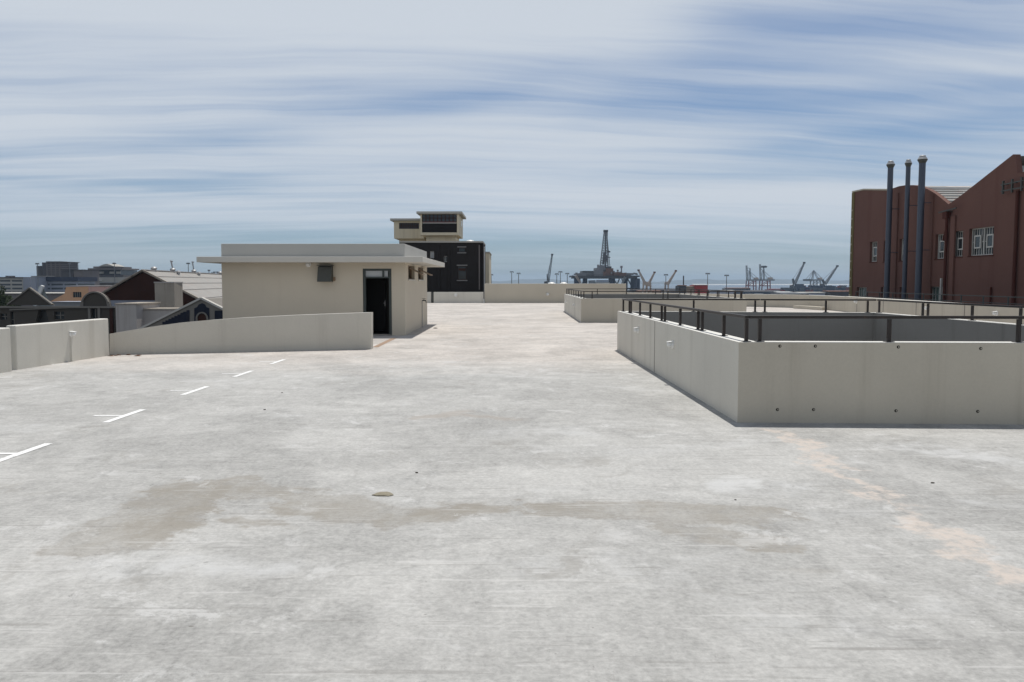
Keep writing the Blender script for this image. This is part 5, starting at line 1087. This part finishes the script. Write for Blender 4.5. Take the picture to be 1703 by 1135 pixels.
def build_rig():
    Y = 1000.0; zb = -17.5
    def q(px, py, dy=0): return P(px, py, Y + dy)
    t = thing('drilling_rig', 'semi submersible drilling rig with tall lattice derrick beyond the far wall', 'drilling rig', (q(1007, 470).x, Y, zb))
    def bx(name, a, b, y0, y1, d0, d1, mat):
        p = P(a, y0, Y + d0); r = P(b, y1, Y + d0); return MB().box(p.x, r.x, Y + d0, Y + d1, r.z, p.z).build(name, M[mat], t)
    bx('main_deck', 956, 1060, 459.5, 463.5, -30, 30, 'rig_dark'); bx('deck_fringe', 951.5, 1064, 458.6, 461.2, -26, 26, 'rig_dark')
    for (a, b, y0, y1, d0, d1, mt) in ((961, 975, 455, 459.4, -28, -8, 'rig_grey'), (968, 987, 452.4, 459.4, -20, 10, 'rig_grey'), (968.5, 986, 450.9, 452.2, -22, 12, 'rig_dark'), (988, 1003, 450.5, 459.4, -27, 0, 'rig_grey'), (991, 1008, 446, 450.3, -18, 10, 'rig_grey'),
                                       (996, 1006, 441.5, 445.8, -10, 8, 'rig_grey'), (1008, 1020, 446.5, 459.4, -24, 8, 'rig_rust'), (1009, 1017, 443.5, 446.3, -12, 8, 'rig_dark'), (1021, 1030, 453, 459.4, -26, 4, 'rig_rust'), (1030, 1041, 454.5, 459.4, -27, 12, 'rig_rust'), (1042, 1050, 454.5, 459.4, -18, 10, 'rig_grey'), (1003, 1008, 452, 462, -28.5, -27.2, 'rig_rust')):
        bx('deck_module', a, b, y0, y1, d0, d1, mt)
    clut = MB(); rnd = random.Random(5)
    for k in range(70):
        px = rnd.uniform(955, 1060); y1 = 459.4 - (5 if 985 < px < 1035 else 1) * rnd.random(); h = rnd.uniform(0.6, 2.6); p = q(px, y1 - h, rnd.uniform(-26, 10)); w = rnd.uniform(0.4, 1.6)
        clut.box(p.x - w, p.x + w, p.y - w, p.y + w, p.z, p.z + h * 0.72 + 0.4)
    clut.build('deck_gear', M['rig_grey'], t)
    rl = MB()
    for d0 in (-30.2, 30):
        a, b = q(952, 457.6, d0), q(1063, 457.6, d0); rl.bar(a, b, 0.25); 
        for k in range(29): p = a.lerp(b, k / 28); rl.bar(p, p - Vector((0, 0, 1.4)), 0.2)
    rl.build('deck_railing', M['rig_dark'], t)
    for (px, dy) in ((960, -20), (1017.5, -22), (1040, 20), (1054, -18), (1060.5, 16), (973, 20)):
        c = q(px, 463.4, dy); MB().tube((c.x, c.y, zb), (c.x, c.y, c.z), 3.9 if dy < 0 else 2.9, None, 18).build('column', M['navy'], t, smooth=True)
    bc = MB()
    for (a, b, dy) in (((972, 464), (966, 478), -10), ((972, 464), (976, 478), -10), ((1030, 464), (1024, 480), -10), ((1034, 464), (1040, 480), -10), ((1044, 464), (1039, 484), -18), ((1044, 464), (1053, 482), -18), ((1019, 464), (1031, 478), 5), ((966, 480), (1053, 480), 10)):
        bc.tube(q(a[0], a[1], dy), q(b[0], b[1], dy), 0.7, None, 8)
    bc.build('brace', M['navy'], t)
    for dy in (-22, 22): a, b = q(954, 491, dy), q(1064, 491, dy); MB().tube((a.x - 4, a.y, zb + 1), (b.x + 4, b.y, zb + 1), 3.5, None, 14).build('pontoon', M['navy'], t)
    d = MB(); d.lattice(q(1004.5, 446), q(1006.8, 392), 9.5, 4.2, 13, 0.6); d.lattice(q(1006.8, 392), q(1007.6, 386), 4.5, 3.2, 2, 0.9); d.build('derrick', M['rig_grey'], t)
    p = q(1007.3, 386); MB().box(p.x - 2.6, p.x + 2.6, Y - 2.6, Y + 2.6, p.z - 0.5, p.z + 2.2).build('crown_block', M['rig_dark'], t)
    pp = MB(); pp.bar(q(1006.6, 446), q(1007.4, 388), 1.6); pp.bar(q(1003, 440), q(1005, 420), 2.2); pp.bar(q(1007.8, 436), q(1007.2, 424), 3.6, 3.0); pp.build('pipe_rack', M['rig_dark'], t)
    gl = MB(); gl.bar(q(1014.5, 446), q(1009.3, 388), 0.7); gl.bar(q(1009, 419), q(1015, 419), 1.2, 1.8); gl.bar(q(1010, 428.5), q(1015, 428.5), 1.0, 1.0); gl.bar(q(1012, 446), q(1011, 420), 0.6); gl.build('standpipe_ladder', M['rig_dark'], t)
    m = MB(); m.tube(q(1033.5, 455), q(1033.5, 446), 0.8, None, 8); p = q(1033.5, 444.5); m.box(p.x - 1.3, p.x + 1.3, p.y - 1.3, p.y + 1.3, p.z - 1.2, p.z + 1.4); m.build('crane_post', M['rig_grey'], t)
    m = MB(); m.tube(q(994.5, 446), q(994.5, 440.5), 1.1, None, 8); m.build('exhaust_stack', M['rig_grey'], t)
    m = MB(); m.lattice(q(957, 458, -34), q(966, 472, -34), 2.2, 1.6, 5, 0.6); m.build('boom_left', M['crane_cream'], t)
    m = MB(); m.lattice(q(1040, 461, -34), q(1034, 473, -34), 2.0, 1.4, 5, 0.5); m.build('boom_right', M['crane_grey'], t)
    # supply vessel under the rig deck
    Yv = 940; a = P(976, 479, Yv); b = P(1014, 479, Yv); v = thing('supply_vessel', 'grey white work vessel lying under the drilling rig deck', 'boat', ((a.x + b.x) / 2, Yv, zb))
    MB().prism([(a.x, Yv - 4, zb - 0.5), (b.x - 2, Yv - 4, zb - 0.5), (b.x + 2, Yv - 4, P(0, 478, Yv).z), (a.x - 1, Yv - 4, P(0, 478, Yv).z)], (0, 9, 0)).build('hull', M['rig_grey'], v)
    for (p0, p1, y0, y1, mt) in ((979, 990, 466.5, 478, 'crane_grey'), (991, 1013, 470, 478, 'office_light'), (992, 1012, 466, 469.6, 'office_pale'), (992, 1013, 469.7, 469.95, 'office_dark')):
        p = P(p0, y0, Yv); r = P(p1, y1, Yv); MB().box(p.x, r.x, Yv - 3, Yv + 3, r.z, p.z).build('superstructure', M[mt], v)
build_rig()

def far_shed(name, label, a, b, y0, y1, Y, wallm, roofm, depth=20, zb=-14, pitch=0.12):
    p = P(a, y0, Y); r = P(b, y1, Y); t = thing(name, label, 'shed', ((p.x + r.x) / 2, Y, zb), 'harbour sheds')
    h = (r.x - p.x) * pitch if pitch < 1 else 0; h = min(h, (p.z - zb) * 0.25)
    MB().box(p.x, r.x, Y, Y + depth, zb, p.z - h).build('wall', M[wallm], t)
    MB().prism([(p.x - 0.4, Y - 0.5, p.z - h + 0.02), (r.x + 0.4, Y - 0.5, p.z - h + 0.02), (r.x + 0.4, Y + depth / 2, p.z), (p.x - 0.4, Y + depth / 2, p.z)], (0, 0, 0.5)).build('roof', M[roofm], t)
    return t
t = far_shed('red_shed', 'bright red harbour shed with white roof line', 1155.5, 1177, 474, 484, 620, 'red_shed', 'white_roof', 18, pitch=0.03)
far_shed('dark_workshop', 'dark brown workshop under the black pole, left of the red shed', 1129.5, 1141, 475.5, 482, 620, 'rig_dark', 'rig_rust', 14, pitch=0.03)
far_shed('tan_shed', 'tan shed between the dark workshop and the red shed', 1141.5, 1154.5, 477.3, 482, 622, 'tan', 'tan', 14, pitch=0.03)
c = P(1136.8, 459, 626); o = MB().tube((c.x, 626, -14), (c.x, 626, c.z), 0.55, 0.45, 10).build('black_stack', M['rig_dark'], origin=(c.x, 626, -14)); tag(o, 'slim black stack rising behind the dark workshop', 'stack')
sheds = [('long dark quay shed right of the rig columns', 1050, 1092, 482.5, 950, 'rig_dark', 'rig_dark'), ('low maroon roofed shed under the two cream cranes', 1062, 1100, 484.3, 760, 'rig_rust', 'rig_rust'), ('long blackish shed left of the red shed', 1090, 1132, 482.2, 980, 'rig_dark', 'office_dark'),
         ('grey shed below the red shed', 1110, 1180, 485.3, 640, 'crane_grey', 'office_grey'), ('dark flat shed between the red shed and the quay cranes', 1208, 1248, 479.3, 1250, 'rig_dark', 'rig_rust'), ('pale roofed shed below the light mast in open sky', 1185, 1222, 483.6, 900, 'office_pale', 'office_light'),
         ('dark shed at the foot of the quay cranes', 1222, 1300, 484.2, 1000, 'box_blue', 'office_dark'), ('long maroon shed right of the quay cranes', 1280, 1312, 481.2, 1350, 'crane_red', 'crane_red'), ('white topped shed behind the rounded parapet', 1294, 1318, 486.3, 820, 'box_grey', 'white_roof'),
         ('dark brown shed beside the red building corner', 1378, 1422, 485.0, 640, 'rig_dark', 'rig_rust'), ('pale low shed left of the red building corner', 1330, 1372, 487.2, 640, 'office_pale', 'office_light'), ('grey shed in front of the container stacks', 1300, 1345, 488.5, 560, 'office_dark', 'crane_grey')]
for (lab, a, b, y, Y, wm, rm) in sheds: far_shed('quay_shed', lab, a, b, y, y + 6, Y, wm, rm, 26, pitch=0.02)
# container stacks: one far mass
cs = MB(); rnd = random.Random(9)
for k in range(200):
    px = rnd.uniform(1288, 1424); Y = rnd.uniform(1150, 1450); top = 471.5 + 4 * abs(math.sin(px * 0.13)) + (6 if px < 1318 else 0) + rnd.uniform(0, 5)
    p = P(px, top, Y); n = max(1, int((p.z + 14) / 2.7)); w = rnd.choice((6.1, 12.2))
    for j in range(n): cs.cur = rnd.choice((0, 0, 0, 1, 1, 2)) if j % 1 == 0 else 0; cs.box(p.x - w / 2, p.x + w / 2, Y, Y + 2.5, -14 + j * 2.7, -14 + j * 2.7 + 2.6)
o = cs.build('container_stacks', [M['box_blue'], M['box_grey'], M['box_red']]); tag(o, 'dark mass of stacked shipping containers left of the red building', 'containers', kind='stuff')
# yard clutter too small to count
yd = MB(); rnd = random.Random(21)
for k in range(260):
    Y = rnd.uniform(420, 1100); px = rnd.uniform(1060, 1420); c = P(px, 480, Y); yd.cur = rnd.choice((0, 0, 1, 2, 3, 4)); w = rnd.uniform(1, 4.5); h = rnd.uniform(1.2, 4.5)
    if P(px, 470, Y).x < 190 and Y > 790: continue
    yd.box(c.x - w, c.x + w, Y, Y + rnd.uniform(2, 5), -14, -14 + h)
tag(yd.build('yard_clutter', [M['rig_dark'], M['office_grey'], M['white_roof'], M['box_blue'], M['box_red']]), 'scattered parked vehicles and stores on the harbour yard', 'clutter', kind='stuff')

# ================================================================== HAZE
hz = MB().box(-9000, 9000, -400, 12000, -19, 95)
hm = bpy.data.materials.new('haze'); hm.use_nodes = True; ht = hm.node_tree; ht.nodes.clear()
pv = ht.nodes.new('ShaderNodeVolumePrincipled'); pv.inputs['Color'].default_value = (0.62, 0.80, 1.0, 1); pv.inputs['Density'].default_value = 0.0001; pv.inputs['Anisotropy'].default_value = 0.0
ho = ht.nodes.new('ShaderNodeOutputMaterial'); ht.links.new(pv.outputs[0], ho.inputs['Volume'])
tag(hz.build('haze', hm), 'thin blue sea haze filling the air', 'haze', kind='stuff')
